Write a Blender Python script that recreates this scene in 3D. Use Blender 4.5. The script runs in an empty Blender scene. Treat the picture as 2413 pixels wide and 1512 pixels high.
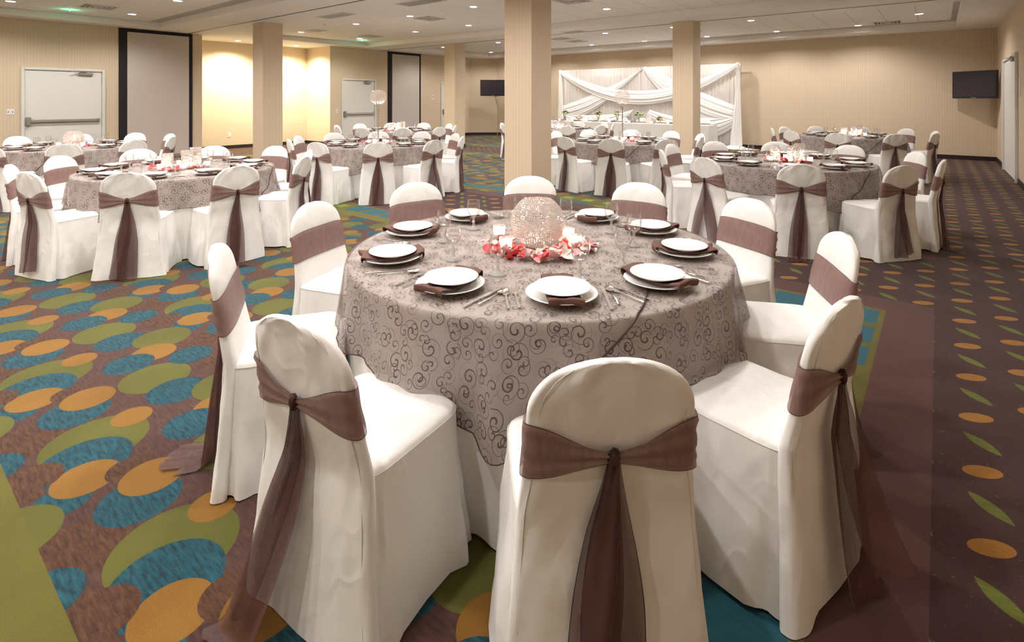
import bpy, math, random
from mathutils import Vector, Matrix
PI = math.pi
SC = bpy.context.scene
COL = SC.collection
# ------------------------------------------------------------------ camera, world, exposure
F_PX, HORIZON, EYE = 1260.0, 235.0, 1.5
YAW = math.atan(1004.0 / F_PX)
cam_d = bpy.data.cameras.new('camera')
cam_d.sensor_width = 36.0
cam_d.lens = F_PX / 2413.0 * 36.0
cam_d.shift_y = -(756.0 - HORIZON) / 2413.0
cam_d.clip_start = 0.05
cam = bpy.data.objects.new('camera', cam_d)
cam.location = (0, 0, EYE)
cam.rotation_euler = (PI / 2, 0, YAW)
COL.objects.link(cam)
SC.camera = cam
w = bpy.data.worlds.new('world'); SC.world = w; w.use_nodes = True
w.node_tree.nodes['Background'].inputs[0].default_value = (1, .9, .8, 1)
w.node_tree.nodes['Background'].inputs[1].default_value = 0.02
SC.view_settings.view_transform = 'Standard'
SC.view_settings.look = 'None'
SC.view_settings.gamma = 1.0
SC.view_settings.use_curve_mapping = False
SC.view_settings.exposure = -.08
DOWN_W = 38.0          # watts of one ceiling downlight
LIGHT_COL = (1.0, .94, .89)
SC.cycles.max_bounces = 7
SC.cycles.diffuse_bounces = 5
SC.cycles.transparent_max_bounces = 16
SC.cycles.adaptive_threshold = .2
SC.cycles.caustics_reflective = False
SC.cycles.caustics_refractive = False
SC.cycles.sample_clamp_indirect = 6.0

CS, SN = math.cos(YAW), math.sin(YAW)
def pix(X, Y, Z):
    r = CS * X + SN * Y; fw = -SN * X + CS * Y
    return (1206.5 + F_PX * r / fw, HORIZON + (EYE - Z) * F_PX / fw, fw)

# ------------------------------------------------------------------ mesh helpers
class MB:
    def __init__(s): s.v = []; s.f = []; s.uv = []
    def add(s, vs, fs, uv=None):
        b = len(s.v); s.v += [tuple(p) for p in vs]; s.f += [tuple(i + b for i in f) for f in fs]
        s.uv += list(uv) if uv else [(0, 0)] * len(vs)
        return s
    def box(s, x0, x1, y0, y1, z0, z1):
        return s.add([(x0,y0,z0),(x1,y0,z0),(x1,y1,z0),(x0,y1,z0),(x0,y0,z1),(x1,y0,z1),(x1,y1,z1),(x0,y1,z1)],
              [(0,3,2,1),(4,5,6,7),(0,1,5,4),(1,2,6,5),(2,3,7,6),(3,0,4,7)])
    def bev(s, x0, x1, y0, y1, z0, z1, b=.004):
        # box with chamfered edges in all directions
        P = []
        for (zz, i) in ((z0, b), (z0 + b, 0), (z1 - b, 0), (z1, b)):
            P += [(x0+i+(b if i==0 else 0)*1, y0+i, zz), (x1-i-(b if i==0 else 0), y0+i, zz), (x1-i, y0+i+(b if i==0 else 0), zz), (x1-i, y1-i-(b if i==0 else 0), zz),
                  (x1-i-(b if i==0 else 0), y1-i, zz), (x0+i+(b if i==0 else 0), y1-i, zz), (x0+i, y1-i-(b if i==0 else 0), zz), (x0+i, y0+i+(b if i==0 else 0), zz)]
        fs = [tuple(range(7, -1, -1)), tuple(range(24, 32))]
        for k in range(3):
            for j in range(8):
                a = k*8+j; c = k*8+(j+1) % 8
                fs.append((a, c, c+8, a+8))
        return s.add(P, fs)
    def loft(s, rings, cap0=False, cap1=False, uvs=None, closed=True):
        n = len(rings[0]); vs = [p for r in rings for p in r]; fs = []
        for k in range(len(rings) - 1):
            for j in range(n if closed else n - 1):
                j2 = (j + 1) % n
                fs.append((k*n+j, k*n+j2, (k+1)*n+j2, (k+1)*n+j))
        if cap0: fs.append(tuple(range(n - 1, -1, -1)))
        if cap1: fs.append(tuple((len(rings)-1)*n + j for j in range(n)))
        return s.add(vs, fs, uvs)
    def lathe(s, prof, n=24, c=(0, 0, 0), cap0=False, cap1=False):
        return s.loft([[(c[0]+r*math.cos(2*PI*j/n), c[1]+r*math.sin(2*PI*j/n), c[2]+z) for j in range(n)] for r, z in prof], cap0, cap1)
    def tube(s, pts, r, n=6, closed=False, caps=True):
        pts = [Vector(p) for p in pts]; m = len(pts); rings = []
        up = Vector((0.13, .21, 1)).normalized()
        for i, p in enumerate(pts):
            a = pts[(i-1) % m] if (i > 0 or closed) else p; b = pts[(i+1) % m] if (i < m-1 or closed) else p
            d = (b - a)
            d = d.normalized() if d.length > 1e-9 else Vector((0, 0, 1))
            u = d.cross(up)
            if u.length < .05: u = d.cross(Vector((1, 0, 0)))
            u.normalize(); v = d.cross(u)
            rr = r[i] if isinstance(r, (list, tuple)) else r
            rings.append([tuple(p + u*rr*math.cos(2*PI*j/n) + v*rr*math.sin(2*PI*j/n)) for j in range(n)])
        if closed: rings.append(rings[0])
        return s.loft(rings, caps and not closed, caps and not closed)
    def grid(s, fn, nu, nv, uvfn=None):
        vs = [fn(i/nu, j/nv) for j in range(nv+1) for i in range(nu+1)]
        fs = [(j*(nu+1)+i, j*(nu+1)+i+1, (j+1)*(nu+1)+i+1, (j+1)*(nu+1)+i) for j in range(nv) for i in range(nu)]
        uv = [(uvfn(i/nu, j/nv) if uvfn else (i/nu, j/nv)) for j in range(nv+1) for i in range(nu+1)]
        return s.add(vs, fs, uv)
    def mesh(s, name, mat, smooth=False):
        m = bpy.data.meshes.new(name); m.from_pydata(s.v, [], s.f)
        if any(u != (0, 0) for u in s.uv):
            l = m.uv_layers.new(name='UVMap'); 
            li = [0]*len(m.loops); m.loops.foreach_get('vertex_index', li)
            flat = [c for i in li for c in s.uv[i]]
            l.data.foreach_set('uv', flat)
        if isinstance(mat, (list, tuple)):
            for q in mat: m.materials.append(q)
        else: m.materials.append(mat)
        if smooth: m.polygons.foreach_set('use_smooth', [True]*len(m.polygons))
        m.update()
        return m
    def build(s, name, mat, parent=None, smooth=False, loc=None, rz=0):
        return ob(name, s.mesh(name, mat, smooth), parent, loc, rz)

def ob(name, data, parent=None, loc=None, rz=0):
    o = bpy.data.objects.new(name, data); COL.objects.link(o)
    if parent is not None: o.parent = parent
    if loc is not None: o.location = loc
    if rz: o.rotation_euler = (0, 0, rz)
    return o
def tag(o, label=None, cat=None, group=None, kind=None):
    if label: o['label'] = label
    if cat: o['category'] = cat
    if group: o['group'] = group
    if kind: o['kind'] = kind
    return o
def thing(name, label, cat, loc=(0, 0, 0), rz=0, group=None):
    return tag(ob(name, None, None, loc, rz), label, cat, group)
def copy_tree(o, parent=None):
    c = o.copy(); COL.objects.link(c)
    if parent is not None: c.parent = parent
    for ch in list(o.children): copy_tree(ch, c)
    return c
def smooth01(t):
    t = max(0., min(1., t)); return t*t*(3-2*t)
def lerp(a, b, t): return a + (b - a)*t
def interp(tab, x):
    if x <= tab[0][0]: return tab[0][1]
    for (a, fa), (b, fb) in zip(tab, tab[1:]):
        if x <= b: return fa + (fb-fa)*smooth01((x-a)/(b-a))*.5 + (fb-fa)*((x-a)/(b-a))*.5
    return tab[-1][1]

# ------------------------------------------------------------------ node helpers
class E:
    """a socket with arithmetic"""
    def __init__(s, nt, o): s.nt = nt; s.o = o
    def _m(s, op, *a):
        n = s.nt.nodes.new('ShaderNodeMath'); n.operation = op
        for i, q in enumerate((s,)+a):
            if isinstance(q, E): s.nt.links.new(q.o, n.inputs[i])
            else: n.inputs[i].default_value = q
        return E(s.nt, n.outputs[0])
    def __add__(s, b): return s._m('ADD', b)
    __radd__ = __add__
    def __sub__(s, b): return s._m('SUBTRACT', b)
    def __rsub__(s, b): return (s*-1.0) + b
    def __mul__(s, b): return s._m('MULTIPLY', b)
    __rmul__ = __mul__
    def __truediv__(s, b): return s._m('DIVIDE', b)
    def lt(s, b): return s._m('LESS_THAN', b)
    def gt(s, b): return s._m('GREATER_THAN', b)
    def rnd(s): return s._m('ROUND')
    def fract(s): return s._m('FRACT')
    def floor(s): return s._m('FLOOR')
    def sin(s): return s._m('SINE')
    def abs(s): return s._m('ABSOLUTE')
    def sqrt(s): return s._m('SQRT')
    def atan2(s, b): return s._m('ARCTAN2', b)
    def max(s, b): return s._m('MAXIMUM', b)
    def min(s, b): return s._m('MINIMUM', b)
    def clamp(s):
        r = s._m('ADD', 0.0); r.o.node.use_clamp = True; return r
def new_mat(name):
    m = bpy.data.materials.new(name); m.use_nodes = True
    nt = m.node_tree; b = nt.nodes['Principled BSDF']
    return m, nt, b
def rgb(c): return (c[0], c[1], c[2], 1)
def mixc(nt, fac, a, b):
    n = nt.nodes.new('ShaderNodeMix'); n.data_type = 'RGBA'
    for sock, q in ((n.inputs[0], fac), (n.inputs[6], a), (n.inputs[7], b)):
        if isinstance(q, E): nt.links.new(q.o, sock)
        elif hasattr(q, 'node'): nt.links.new(q, sock)
        elif isinstance(q, (int, float)): sock.default_value = q
        else: sock.default_value = rgb(q)
    return n.outputs[2]
def noise(nt, vec=None, scale=5., detail=2., rough=.5, dim='3D', w=None):
    n = nt.nodes.new('ShaderNodeTexNoise'); n.noise_dimensions = dim
    n.inputs['Scale'].default_value = scale; n.inputs['Detail'].default_value = detail; n.inputs['Roughness'].default_value = rough
    if vec is not None: nt.links.new(vec, n.inputs['Vector'])
    if w is not None: nt.links.new(w.o, n.inputs['W'])
    return E(nt, n.outputs[0])
def bump(nt, b, h, strength=.2, dist=.01):
    n = nt.nodes.new('ShaderNodeBump'); n.inputs['Strength'].default_value = strength; n.inputs['Distance'].default_value = dist
    nt.links.new(h.o, n.inputs['Height']); nt.links.new(n.outputs[0], b.inputs['Normal'])
def objco(nt, scale=(1, 1, 1)):
    t = nt.nodes.new('ShaderNodeTexCoord'); mp = nt.nodes.new('ShaderNodeMapping')
    mp.inputs['Scale'].default_value = scale
    nt.links.new(t.outputs['Object'], mp.inputs[0]); return mp.outputs[0]
def worldxyz(nt):
    g = nt.nodes.new('ShaderNodeNewGeometry'); s = nt.nodes.new('ShaderNodeSeparateXYZ')
    nt.links.new(g.outputs['Position'], s.inputs[0])
    return E(nt, s.outputs[0]), E(nt, s.outputs[1]), E(nt, s.outputs[2])
def uvxy(nt):
    g = nt.nodes.new('ShaderNodeUVMap'); s = nt.nodes.new('ShaderNodeSeparateXYZ')
    nt.links.new(g.outputs[0], s.inputs[0])
    return E(nt, s.outputs[0]), E(nt, s.outputs[1])
def plain(name, col, rough=.6, metal=0., bumps=None, var=.0, spec=.5):
    m, nt, b = new_mat(name)
    b.inputs['Base Color'].default_value = rgb(col); b.inputs['Roughness'].default_value = rough; b.inputs['Metallic'].default_value = metal
    b.inputs['Specular IOR Level'].default_value = spec
    if var:
        n = noise(nt, objco(nt), 6, 3)
        nt.links.new(mixc(nt, n, [c*(1-var) for c in col], [min(1, c*(1+var)) for c in col]), b.inputs['Base Color'])
    if bumps:
        n = noise(nt, objco(nt), bumps[0], 3); bump(nt, b, n, bumps[1], bumps[2])
    return m

# ------------------------------------------------------------------ materials
def m_wallpaper():
    m, nt, b = new_mat('wallpaper_tan')
    x, y, z = worldxyz(nt)
    t = x + y
    n1 = noise(nt, dim='1D', w=t*1.0, scale=55, detail=2)
    st = ((t*(2*PI/.055)).sin()*.5+.5)
    line = ((t/.055).fract()-.5).abs().lt(.07)
    c = mixc(nt, n1, (.585, .475, .338), (.735, .61, .455))
    c2 = mixc(nt, st*.35, c, (.69, .555, .42))
    c3 = mixc(nt, line*.35, c2, (.47, .355, .25))
    nt.links.new(c3, b.inputs['Base Color']); b.inputs['Roughness'].default_value = .62
    b.inputs['Specular IOR Level'].default_value = .3
    return m
def m_carpet():
    m, nt, b = new_mat('carpet')
    x, y, z = worldxyz(nt)
    g = nt.nodes.new('ShaderNodeNewGeometry')
    pile = noise(nt, g.outputs['Position'], 260, 2, .7)
    soft = noise(nt, g.outputs['Position'], 3.0, 3)
    mp = nt.nodes.new('ShaderNodeMapping'); mp.inputs['Scale'].default_value = (14, 70, 1); mp.inputs['Rotation'].default_value = (0, 0, .4)
    nt.links.new(g.outputs['Position'], mp.inputs[0])
    streak = noise(nt, mp.outputs[0], 1.2, 3, .6)
    sk = ((streak-.5)*3.0+.5).clamp()
    GREEN = mixc(nt, soft, (.066, .065, .014), (.118, .120, .023))
    BLUE = mixc(nt, sk, (.008, .030, .042), (.017, .088, .117))
    GOLD = mixc(nt, soft, (.165, .078, .014), (.245, .122, .023))
    BROWN = mixc(nt, sk, (.042, .018, .013), (.098, .046, .024))
    PLUM = mixc(nt, sk, (.050, .024, .022), (.085, .042, .033))
    AX, BX, BY = .89, .445, .915
    dots = [  # centre x, y, radius, colour, drawn bottom to top
        (-3.14, .505, .145, BROWN), (-3.90, 1.43, .095, BLUE), (-4.20, 1.06, .165, GREEN), (-3.97, 1.08, .132, BLUE),
        (-3.83, 1.265, .155, GREEN), (-3.65, 1.16, .115, GOLD), (-3.595, 1.02, .122, BLUE), (-4.335, 1.285, .112, BLUE),
        (-3.79, .70, .195, GREEN), (-3.66, .63, .165, BLUE), (-3.535, .605, .112, GOLD), (-3.69, .47, .10, BROWN), (-3.46, .735, .085, BROWN),
        (-3.24, .70, .138, BLUE), (-3.345, .775, .112, GOLD), (-3.88, .86, .082, GOLD), (-4.12, 1.38, .13, BROWN)]
    # the last brown sits under its neighbours
    dots = [dots[-1]] + dots[:-1]
    col = PLUM
    for (dx, dy, r, c) in dots:
        yy = y - dy; row = (yy/BY).rnd()
        xx = x - dx + row*BX
        ex = xx - (xx/AX).rnd()*AX; ey = yy - row*BY
        d = (ex*ex + ey*ey)
        col = mixc(nt, d.lt(r*r), col, c)
    # plum field with leaves and ovals
    fld = mixc(nt, soft, (.036, .013, .015), (.056, .023, .024))
    gx, gy = .450, .47
    def lat(ox, oy):
        ex = x - ox; ey = y - oy
        return ex - (ex/gx).rnd()*gx, ey - (ey/gy).rnd()*gy
    spk = noise(nt, g.outputs['Position'], 42, 1).gt(.715)
    f2 = mixc(nt, spk*.45, fld, (.16, .085, .05))
    for (ox, oy) in ((.14, 3.34), (.365, 3.575)):
        ex, ey = lat(ox, oy)
        u = ex*.82 + ey*.57; v = ey*.82 - ex*.57
        f2 = mixc(nt, ((u/.073)*(u/.073) + (v/.040)*(v/.040)).lt(1.0), f2, mixc(nt, streak, (.18, .075, .012), (.37, .170, .026)))
    for (ox, oy) in ((.15, 3.575), (.375, 3.81)):
        ex, ey = lat(ox, oy)
        u = (ex - ey)*.7071; v = (ex + ey)*.7071
        f2 = mixc(nt, ((u/.088)*(u/.088) + (v.abs()/.030)).lt(1.0), f2, mixc(nt, streak, (.06, .070, .010), (.155, .175, .028)))
    plainp = mixc(nt, soft, (.070, .030, .029), (.095, .042, .038))
    # border of squares
    OL = mixc(nt, soft, (.085, .075, .014), (.125, .115, .022))
    px_ = ((x+.30)/.36).fract(); py_ = ((y-4.64)/.36).fract()
    idx = ((x+.30)/.36).floor()*7.13 + ((y-4.64)/.36).floor()*3.71
    rnd = (idx.sin()*437.5).fract()
    insq = px_.gt(.10)*px_.lt(.93)*py_.gt(.10)*py_.lt(.88)
    small = px_.gt(.25)*px_.lt(.7)*py_.gt(.2)*py_.lt(.65)
    sq = mixc(nt, insq, OL, mixc(nt, streak, (.012, .060, .088), (.022, .125, .165)))
    sq2 = mixc(nt, small, OL, (.20, .24, .03))
    sqc = mixc(nt, rnd.gt(.55), sq, sq2)
    def zone(ax, bx, ay, by): return x.gt(ax)*x.lt(bx)*y.gt(ay)*y.lt(by)
    out = f2
    for (ya, yb) in ((-.10, 4.64), (6.62, 11.3), (12.9, 16.9)):
        out = mixc(nt, zone(-15.0, -.02, ya-.27, yb+.27), out, plainp)
        out = mixc(nt, zone(-14.7, -.29, ya, yb), out, OL)
        out = mixc(nt, zone(-14.7, -.29, ya, yb), out, sqc)
        out = mixc(nt, zone(-14.26, -.68, ya+.43, yb-.43), out, OL)
        out = mixc(nt, zone(-14.18, -.76, ya+.51, yb-.51), out, col)
    m2 = nt.nodes.new('ShaderNodeMix'); m2.data_type = 'RGBA'; m2.blend_type = 'MULTIPLY'; m2.inputs[0].default_value = 1.0
    nt.links.new(out, m2.inputs[6])
    pv = (pile*.9+.55)
    cmb = nt.nodes.new('ShaderNodeCombineXYZ')
    for i in range(3): nt.links.new(pv.o, cmb.inputs[i])
    nt.links.new(cmb.outputs[0], m2.inputs[7])
    nt.links.new(m2.outputs[2], b.inputs['Base Color'])
    b.inputs['Roughness'].default_value = .95; b.inputs['Specular IOR Level'].default_value = .1
    b.inputs['Sheen Weight'].default_value = .12
    bump(nt, b, pile, .5, .004)
    return m
def m_linen(name, col, wr=.35, scale=(5, 5, 3)):
    m, nt, b = new_mat(name)
    b.inputs['Base Color'].default_value = rgb(col); b.inputs['Roughness'].default_value = .66
    b.inputs['Specular IOR Level'].default_value = .25; b.inputs['Sheen Weight'].default_value = .15
    oi = nt.nodes.new('ShaderNodeObjectInfo'); t = nt.nodes.new('ShaderNodeTexCoord')
    ad = nt.nodes.new('ShaderNodeVectorMath'); ad.operation = 'ADD'; nt.links.new(t.outputs['Object'], ad.inputs[0])
    rv = E(nt, oi.outputs['Random'])*7.0; cb = nt.nodes.new('ShaderNodeCombineXYZ')
    for k in range(3): nt.links.new(rv.o, cb.inputs[k])
    nt.links.new(cb.outputs[0], ad.inputs[1])
    mp = nt.nodes.new('ShaderNodeMapping'); mp.inputs['Scale'].default_value = scale; mp.inputs['Rotation'].default_value = (.5, .7, .3); nt.links.new(ad.outputs[0], mp.inputs[0])
    n1 = noise(nt, mp.outputs[0], 1.3, 2, .45)
    cr = (noise(nt, mp.outputs[0], 1.9, 1, .4)-.5).abs()
    bump(nt, b, n1*.8 - cr.min(.08)*.45, wr, .05)
    return m
def m_sheer(name, col, alpha, rough=.45, edge=True, trans=.35):
    m, nt, b = new_mat(name)
    out = nt.nodes['Material Output']
    u, v = uvxy(nt)
    weave = noise(nt, objco(nt, (1, 1, .12)), 60, 2)
    c = mixc(nt, weave, [q*.75 for q in col], [min(1, q*1.25) for q in col])
    a = E(nt, weave.o)*.12 + (alpha-.06)
    if edge:
        e = (v.lt(.018) + v.gt(.982)).min(1.0)
        c = mixc(nt, e, c, [q*.22 for q in col])
        a = a.max(e*.95)
    nt.links.new(c, b.inputs['Base Color'])
    b.inputs['Roughness'].default_value = rough; b.inputs['Specular IOR Level'].default_value = .45
    b.inputs['Sheen Weight'].default_value = .08
    tl = nt.nodes.new('ShaderNodeBsdfTranslucent'); nt.links.new(c, tl.inputs[0])
    mx = nt.nodes.new('ShaderNodeMixShader'); mx.inputs[0].default_value = trans
    nt.links.new(b.outputs[0], mx.inputs[1]); nt.links.new(tl.outputs[0], mx.inputs[2])
    tr = nt.nodes.new('ShaderNodeBsdfTransparent')
    m2 = nt.nodes.new('ShaderNodeMixShader'); nt.links.new(a.o, m2.inputs[0])
    nt.links.new(tr.outputs[0], m2.inputs[1]); nt.links.new(mx.outputs[0], m2.inputs[2])
    nt.links.new(m2.outputs[0], out.inputs[0])
    n1 = noise(nt, objco(nt), 9, 3); bump(nt, b, n1, .25, .02)
    return m
def m_overlay():
    m, nt, b = new_mat('embroidered_organza')
    out = nt.nodes['Material Output']
    u, v = uvxy(nt)
    uv = nt.nodes.new('ShaderNodeUVMap').outputs[0]
    line = None
    for (sc, off, R, pitch) in ((11.5, (0, 0, 0), .050, .024), (16.0, (3.3, 7.1, 0), .036, .018)):
        mp = nt.nodes.new('ShaderNodeMapping'); mp.inputs['Location'].default_value = off
        nt.links.new(uv, mp.inputs[0])
        vo = nt.nodes.new('ShaderNodeTexVoronoi'); vo.voronoi_dimensions = '2D'; vo.inputs['Scale'].default_value = sc; vo.inputs['Randomness'].default_value = .85
        nt.links.new(mp.outputs[0], vo.inputs['Vector'])
        sub = nt.nodes.new('ShaderNodeVectorMath'); sub.operation = 'SUBTRACT'
        nt.links.new(mp.outputs[0], sub.inputs[0]); nt.links.new(vo.outputs['Position'], sub.inputs[1])
        s = nt.nodes.new('ShaderNodeSeparateXYZ'); nt.links.new(sub.outputs[0], s.inputs[0])
        lx, ly = E(nt, s.outputs[0]), E(nt, s.outputs[1])
        cs = nt.nodes.new('ShaderNodeSeparateColor'); nt.links.new(vo.outputs['Color'], cs.inputs[0])
        r1, r2 = E(nt, cs.outputs[0]), E(nt, cs.outputs[1])
        sgn = r2.gt(.5)*2.0-1.0
        r = (lx*lx + ly*ly).sqrt(); th = ly.atan2(lx*sgn)
        ph = (th*(1/(2*PI)) + r1 + r*(1/pitch)).fract()
        Rr = (r1*.4+.75)*R
        wd = ((1.0 - (r/Rr)).max(0.0))*((1.0 - (r/Rr)).max(0.0))*.15 + .032
        l = (ph-.5).abs().lt(wd)*r.lt(Rr)*r.gt(.003)*((1.0-(r/Rr)).max(0.0)*.9+.62).min(1.0)
        line = l if line is None else line.max(l)
    weave = noise(nt, uv, 50, 2)
    big = noise(nt, uv, 4.5, 3)
    base = mixc(nt, weave, (.225, .160, .138), (.295, .215, .186))
    c = mixc(nt, line*.95, base, (.060, .020, .016))
    a = (big*.25 + .36).max(line*.92)
    e = v  # unused
    nt.links.new(c, b.inputs['Base Color']); b.inputs['Roughness'].default_value = .42
    b.inputs['Sheen Weight'].default_value = .12
    tl = nt.nodes.new('ShaderNodeBsdfTranslucent'); nt.links.new(c, tl.inputs[0])
    mx = nt.nodes.new('ShaderNodeMixShader'); mx.inputs[0].default_value = .25
    nt.links.new(b.outputs[0], mx.inputs[1]); nt.links.new(tl.outputs[0], mx.inputs[2])
    tr = nt.nodes.new('ShaderNodeBsdfTransparent')
    m2 = nt.nodes.new('ShaderNodeMixShader'); nt.links.new(a.o, m2.inputs[0])
    nt.links.new(tr.outputs[0], m2.inputs[1]); nt.links.new(mx.outputs[0], m2.inputs[2])
    nt.links.new(m2.outputs[0], out.inputs[0])
    bump(nt, b, noise(nt, uv, 22, 3) + line*.35, .35, .006)
    return m
def m_thin_glass():
    m, nt, b = new_mat('thin_glass'); out = nt.nodes['Material Output']
    fr = nt.nodes.new('ShaderNodeLayerWeight'); fr.inputs[0].default_value = .5
    gl = nt.nodes.new('ShaderNodeBsdfGlossy'); gl.inputs['Roughness'].default_value = .03
    tr = nt.nodes.new('ShaderNodeBsdfTransparent'); tr.inputs[0].default_value = (.985, .985, .985, 1)
    a = (E(nt, fr.outputs['Facing'])*E(nt, fr.outputs['Facing'])*.62 + .04).clamp()
    mx = nt.nodes.new('ShaderNodeMixShader'); nt.links.new(a.o, mx.inputs[0])
    nt.links.new(tr.outputs[0], mx.inputs[1]); nt.links.new(gl.outputs[0], mx.inputs[2]); nt.links.new(mx.outputs[0], out.inputs[0])
    return m
def m_cut_glass():
    m, nt, b = new_mat('cut_glass'); out = nt.nodes['Material Output']
    fr = nt.nodes.new('ShaderNodeLayerWeight'); fr.inputs[0].default_value = .5
    gl = nt.nodes.new('ShaderNodeBsdfGlossy'); gl.inputs['Roughness'].default_value = .06
    df = nt.nodes.new('ShaderNodeBsdfDiffuse'); df.inputs[0].default_value = (.9, .89, .87, 1)
    tr = nt.nodes.new('ShaderNodeBsdfTransparent'); tr.inputs[0].default_value = (.97, .97, .97, 1)
    m0 = nt.nodes.new('ShaderNodeMixShader'); m0.inputs[0].default_value = .26
    nt.links.new(tr.outputs[0], m0.inputs[1]); nt.links.new(df.outputs[0], m0.inputs[2])
    a = (E(nt, fr.outputs['Facing'])*.40 + .10).clamp()
    mx = nt.nodes.new('ShaderNodeMixShader'); nt.links.new(a.o, mx.inputs[0])
    nt.links.new(m0.outputs[0], mx.inputs[1]); nt.links.new(gl.outputs[0], mx.inputs[2]); nt.links.new(mx.outputs[0], out.inputs[0])
    return m
def m_crystal():
    m, nt, b = new_mat('crystal_bead'); out = nt.nodes['Material Output']
    gl = nt.nodes.new('ShaderNodeBsdfGlossy'); gl.inputs['Roughness'].default_value = .06; gl.inputs['Color'].default_value = (1, .97, .95, 1)
    tl = nt.nodes.new('ShaderNodeBsdfTranslucent'); tl.inputs[0].default_value = (.98, .92, .88, 1)
    df = nt.nodes.new('ShaderNodeBsdfDiffuse'); df.inputs[0].default_value = (.86, .80, .77, 1)
    tr = nt.nodes.new('ShaderNodeBsdfTransparent')
    def mixs(f, p, q):
        x = nt.nodes.new('ShaderNodeMixShader'); x.inputs[0].default_value = f
        nt.links.new(p.outputs[0], x.inputs[1]); nt.links.new(q.outputs[0], x.inputs[2]); return x
    r = mixs(.05, mixs(.34, mixs(.55, df, tl), gl), tr)
    nt.links.new(r.outputs[0], out.inputs[0])
    return m
def m_emit(name, col, s):
    m = bpy.data.materials.new(name); m.use_nodes = True; nt = m.node_tree; nt.nodes.clear()
    e = nt.nodes.new('ShaderNodeEmission'); e.inputs[0].default_value = rgb(col); e.inputs[1].default_value = s
    o = nt.nodes.new('ShaderNodeOutputMaterial'); nt.links.new(e.outputs[0], o.inputs[0]); m.cycles.emission_sampling = 'NONE'; return m
def m_votive():
    m, nt, b = new_mat('frosted_votive_glass'); out = nt.nodes['Material Output']
    tl = nt.nodes.new('ShaderNodeBsdfTranslucent'); tl.inputs[0].default_value = (1, .96, .92, 1)
    tr = nt.nodes.new('ShaderNodeBsdfTransparent')
    gl = nt.nodes.new('ShaderNodeBsdfGlossy'); gl.inputs['Roughness'].default_value = .08
    x = nt.nodes.new('ShaderNodeMixShader'); x.inputs[0].default_value = .35; nt.links.new(tl.outputs[0], x.inputs[1]); nt.links.new(tr.outputs[0], x.inputs[2])
    y = nt.nodes.new('ShaderNodeMixShader'); y.inputs[0].default_value = .1; nt.links.new(x.outputs[0], y.inputs[1]); nt.links.new(gl.outputs[0], y.inputs[2])
    nt.links.new(y.outputs[0], out.inputs[0]); return m
def m_voile(name, alpha):
    m, nt, b = new_mat(name); out = nt.nodes['Material Output']
    b.inputs['Base Color'].default_value = (.94, .93, .92, 1); b.inputs['Roughness'].default_value = .8
    tl = nt.nodes.new('ShaderNodeBsdfTranslucent'); tl.inputs[0].default_value = (.92, .89, .87, 1)
    x = nt.nodes.new('ShaderNodeMixShader'); x.inputs[0].default_value = .15; nt.links.new(b.outputs[0], x.inputs[1]); nt.links.new(tl.outputs[0], x.inputs[2])
    tr = nt.nodes.new('ShaderNodeBsdfTransparent')
    y = nt.nodes.new('ShaderNodeMixShader'); y.inputs[0].default_value = alpha
    nt.links.new(tr.outputs[0], y.inputs[1]); nt.links.new(x.outputs[0], y.inputs[2]); nt.links.new(y.outputs[0], out.inputs[0]); return m

M = {}
M['wall'] = m_wallpaper(); M['carpet'] = m_carpet()
M['ceil'] = plain('ceiling_paint', (.86, .83, .80), .85, bumps=(40, .05, .002))
M['tile'] = plain('ceiling_tile', (.86, .83, .81), .9, bumps=(160, .25, .003))
M['grid'] = plain('tile_grid', (.50, .47, .45), .6)
M['slot'] = plain('dark_track', (.10, .09, .08), .6)
M['base'] = plain('dark_baseboard', (.020, .012, .013), .45)
M['alcove'] = M['wall']
M['white'] = plain('white_paint', (.74, .73, .70), .45)
M['frame'] = plain('door_frame_paint', (.70, .70, .68), .4)
M['panel'] = plain('partition_fabric', (.56, .50, .46), .8, bumps=(300, .2, .002), var=.03)
M['dark'] = plain('dark_felt', (.012, .009, .012), .8)
M['chrome'] = plain('brushed_steel', (.62, .60, .57), .28, 1.0)
M['grey'] = plain('grey_metal', (.35, .33, .31), .45, .6)
M['vent'] = plain('vent_paint', (.66, .63, .60), .6)
M['ventdark'] = plain('vent_dark', (.07, .066, .06), .8)
M['plastic'] = plain('white_plastic', (.80, .79, .77), .35)
M['black'] = plain('black_plastic', (.012, .011, .013), .25)
M['screen'] = plain('tv_screen', (.030, .024, .034), .12)
M['linen'] = m_linen('white_polyester', (.80, .790, .772), .5)
M['cloth'] = m_linen('white_table_linen', (.77, .75, .72), .3)
M['seam'] = plain('seam_thread', (.62, .60, .565), .8)
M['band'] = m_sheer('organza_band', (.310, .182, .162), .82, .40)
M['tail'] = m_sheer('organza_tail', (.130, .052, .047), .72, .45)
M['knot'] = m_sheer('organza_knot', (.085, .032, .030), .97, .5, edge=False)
M['overlay'] = m_overlay()
M['hem'] = plain('organza_hem', (.045, .020, .018), .6)
M['porcelain'] = plain('porcelain', (.86, .85, .83), .12)
M['napkin'] = plain('brown_napkin', (.125, .056, .041), .8, bumps=(300, .15, .001))
M['silver'] = plain('silverware', (.82, .80, .78), .22, 1.0)
M['glass'] = m_thin_glass(); M['cut'] = m_cut_glass()
M['crystal'] = m_crystal()
M['wire'] = plain('silver_wire', (.65, .62, .6), .2, 1.0)
M['votive'] = m_votive()
M['wax'] = plain('candle_wax', (.9, .85, .78), .5)
M['flame'] = m_emit('candle_flame', (1.0, .78, .48), 60)
M['lamp'] = m_emit('downlight_lens', (1.0, .93, .84), 14)
M['green_led'] = m_emit('green_led', (.25, 1.0, .55), 3)  # glowing tip of the added green ceiling lamps
M['red'] = plain('petal_red', (.80, .085, .10), .55, var=.25)
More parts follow.
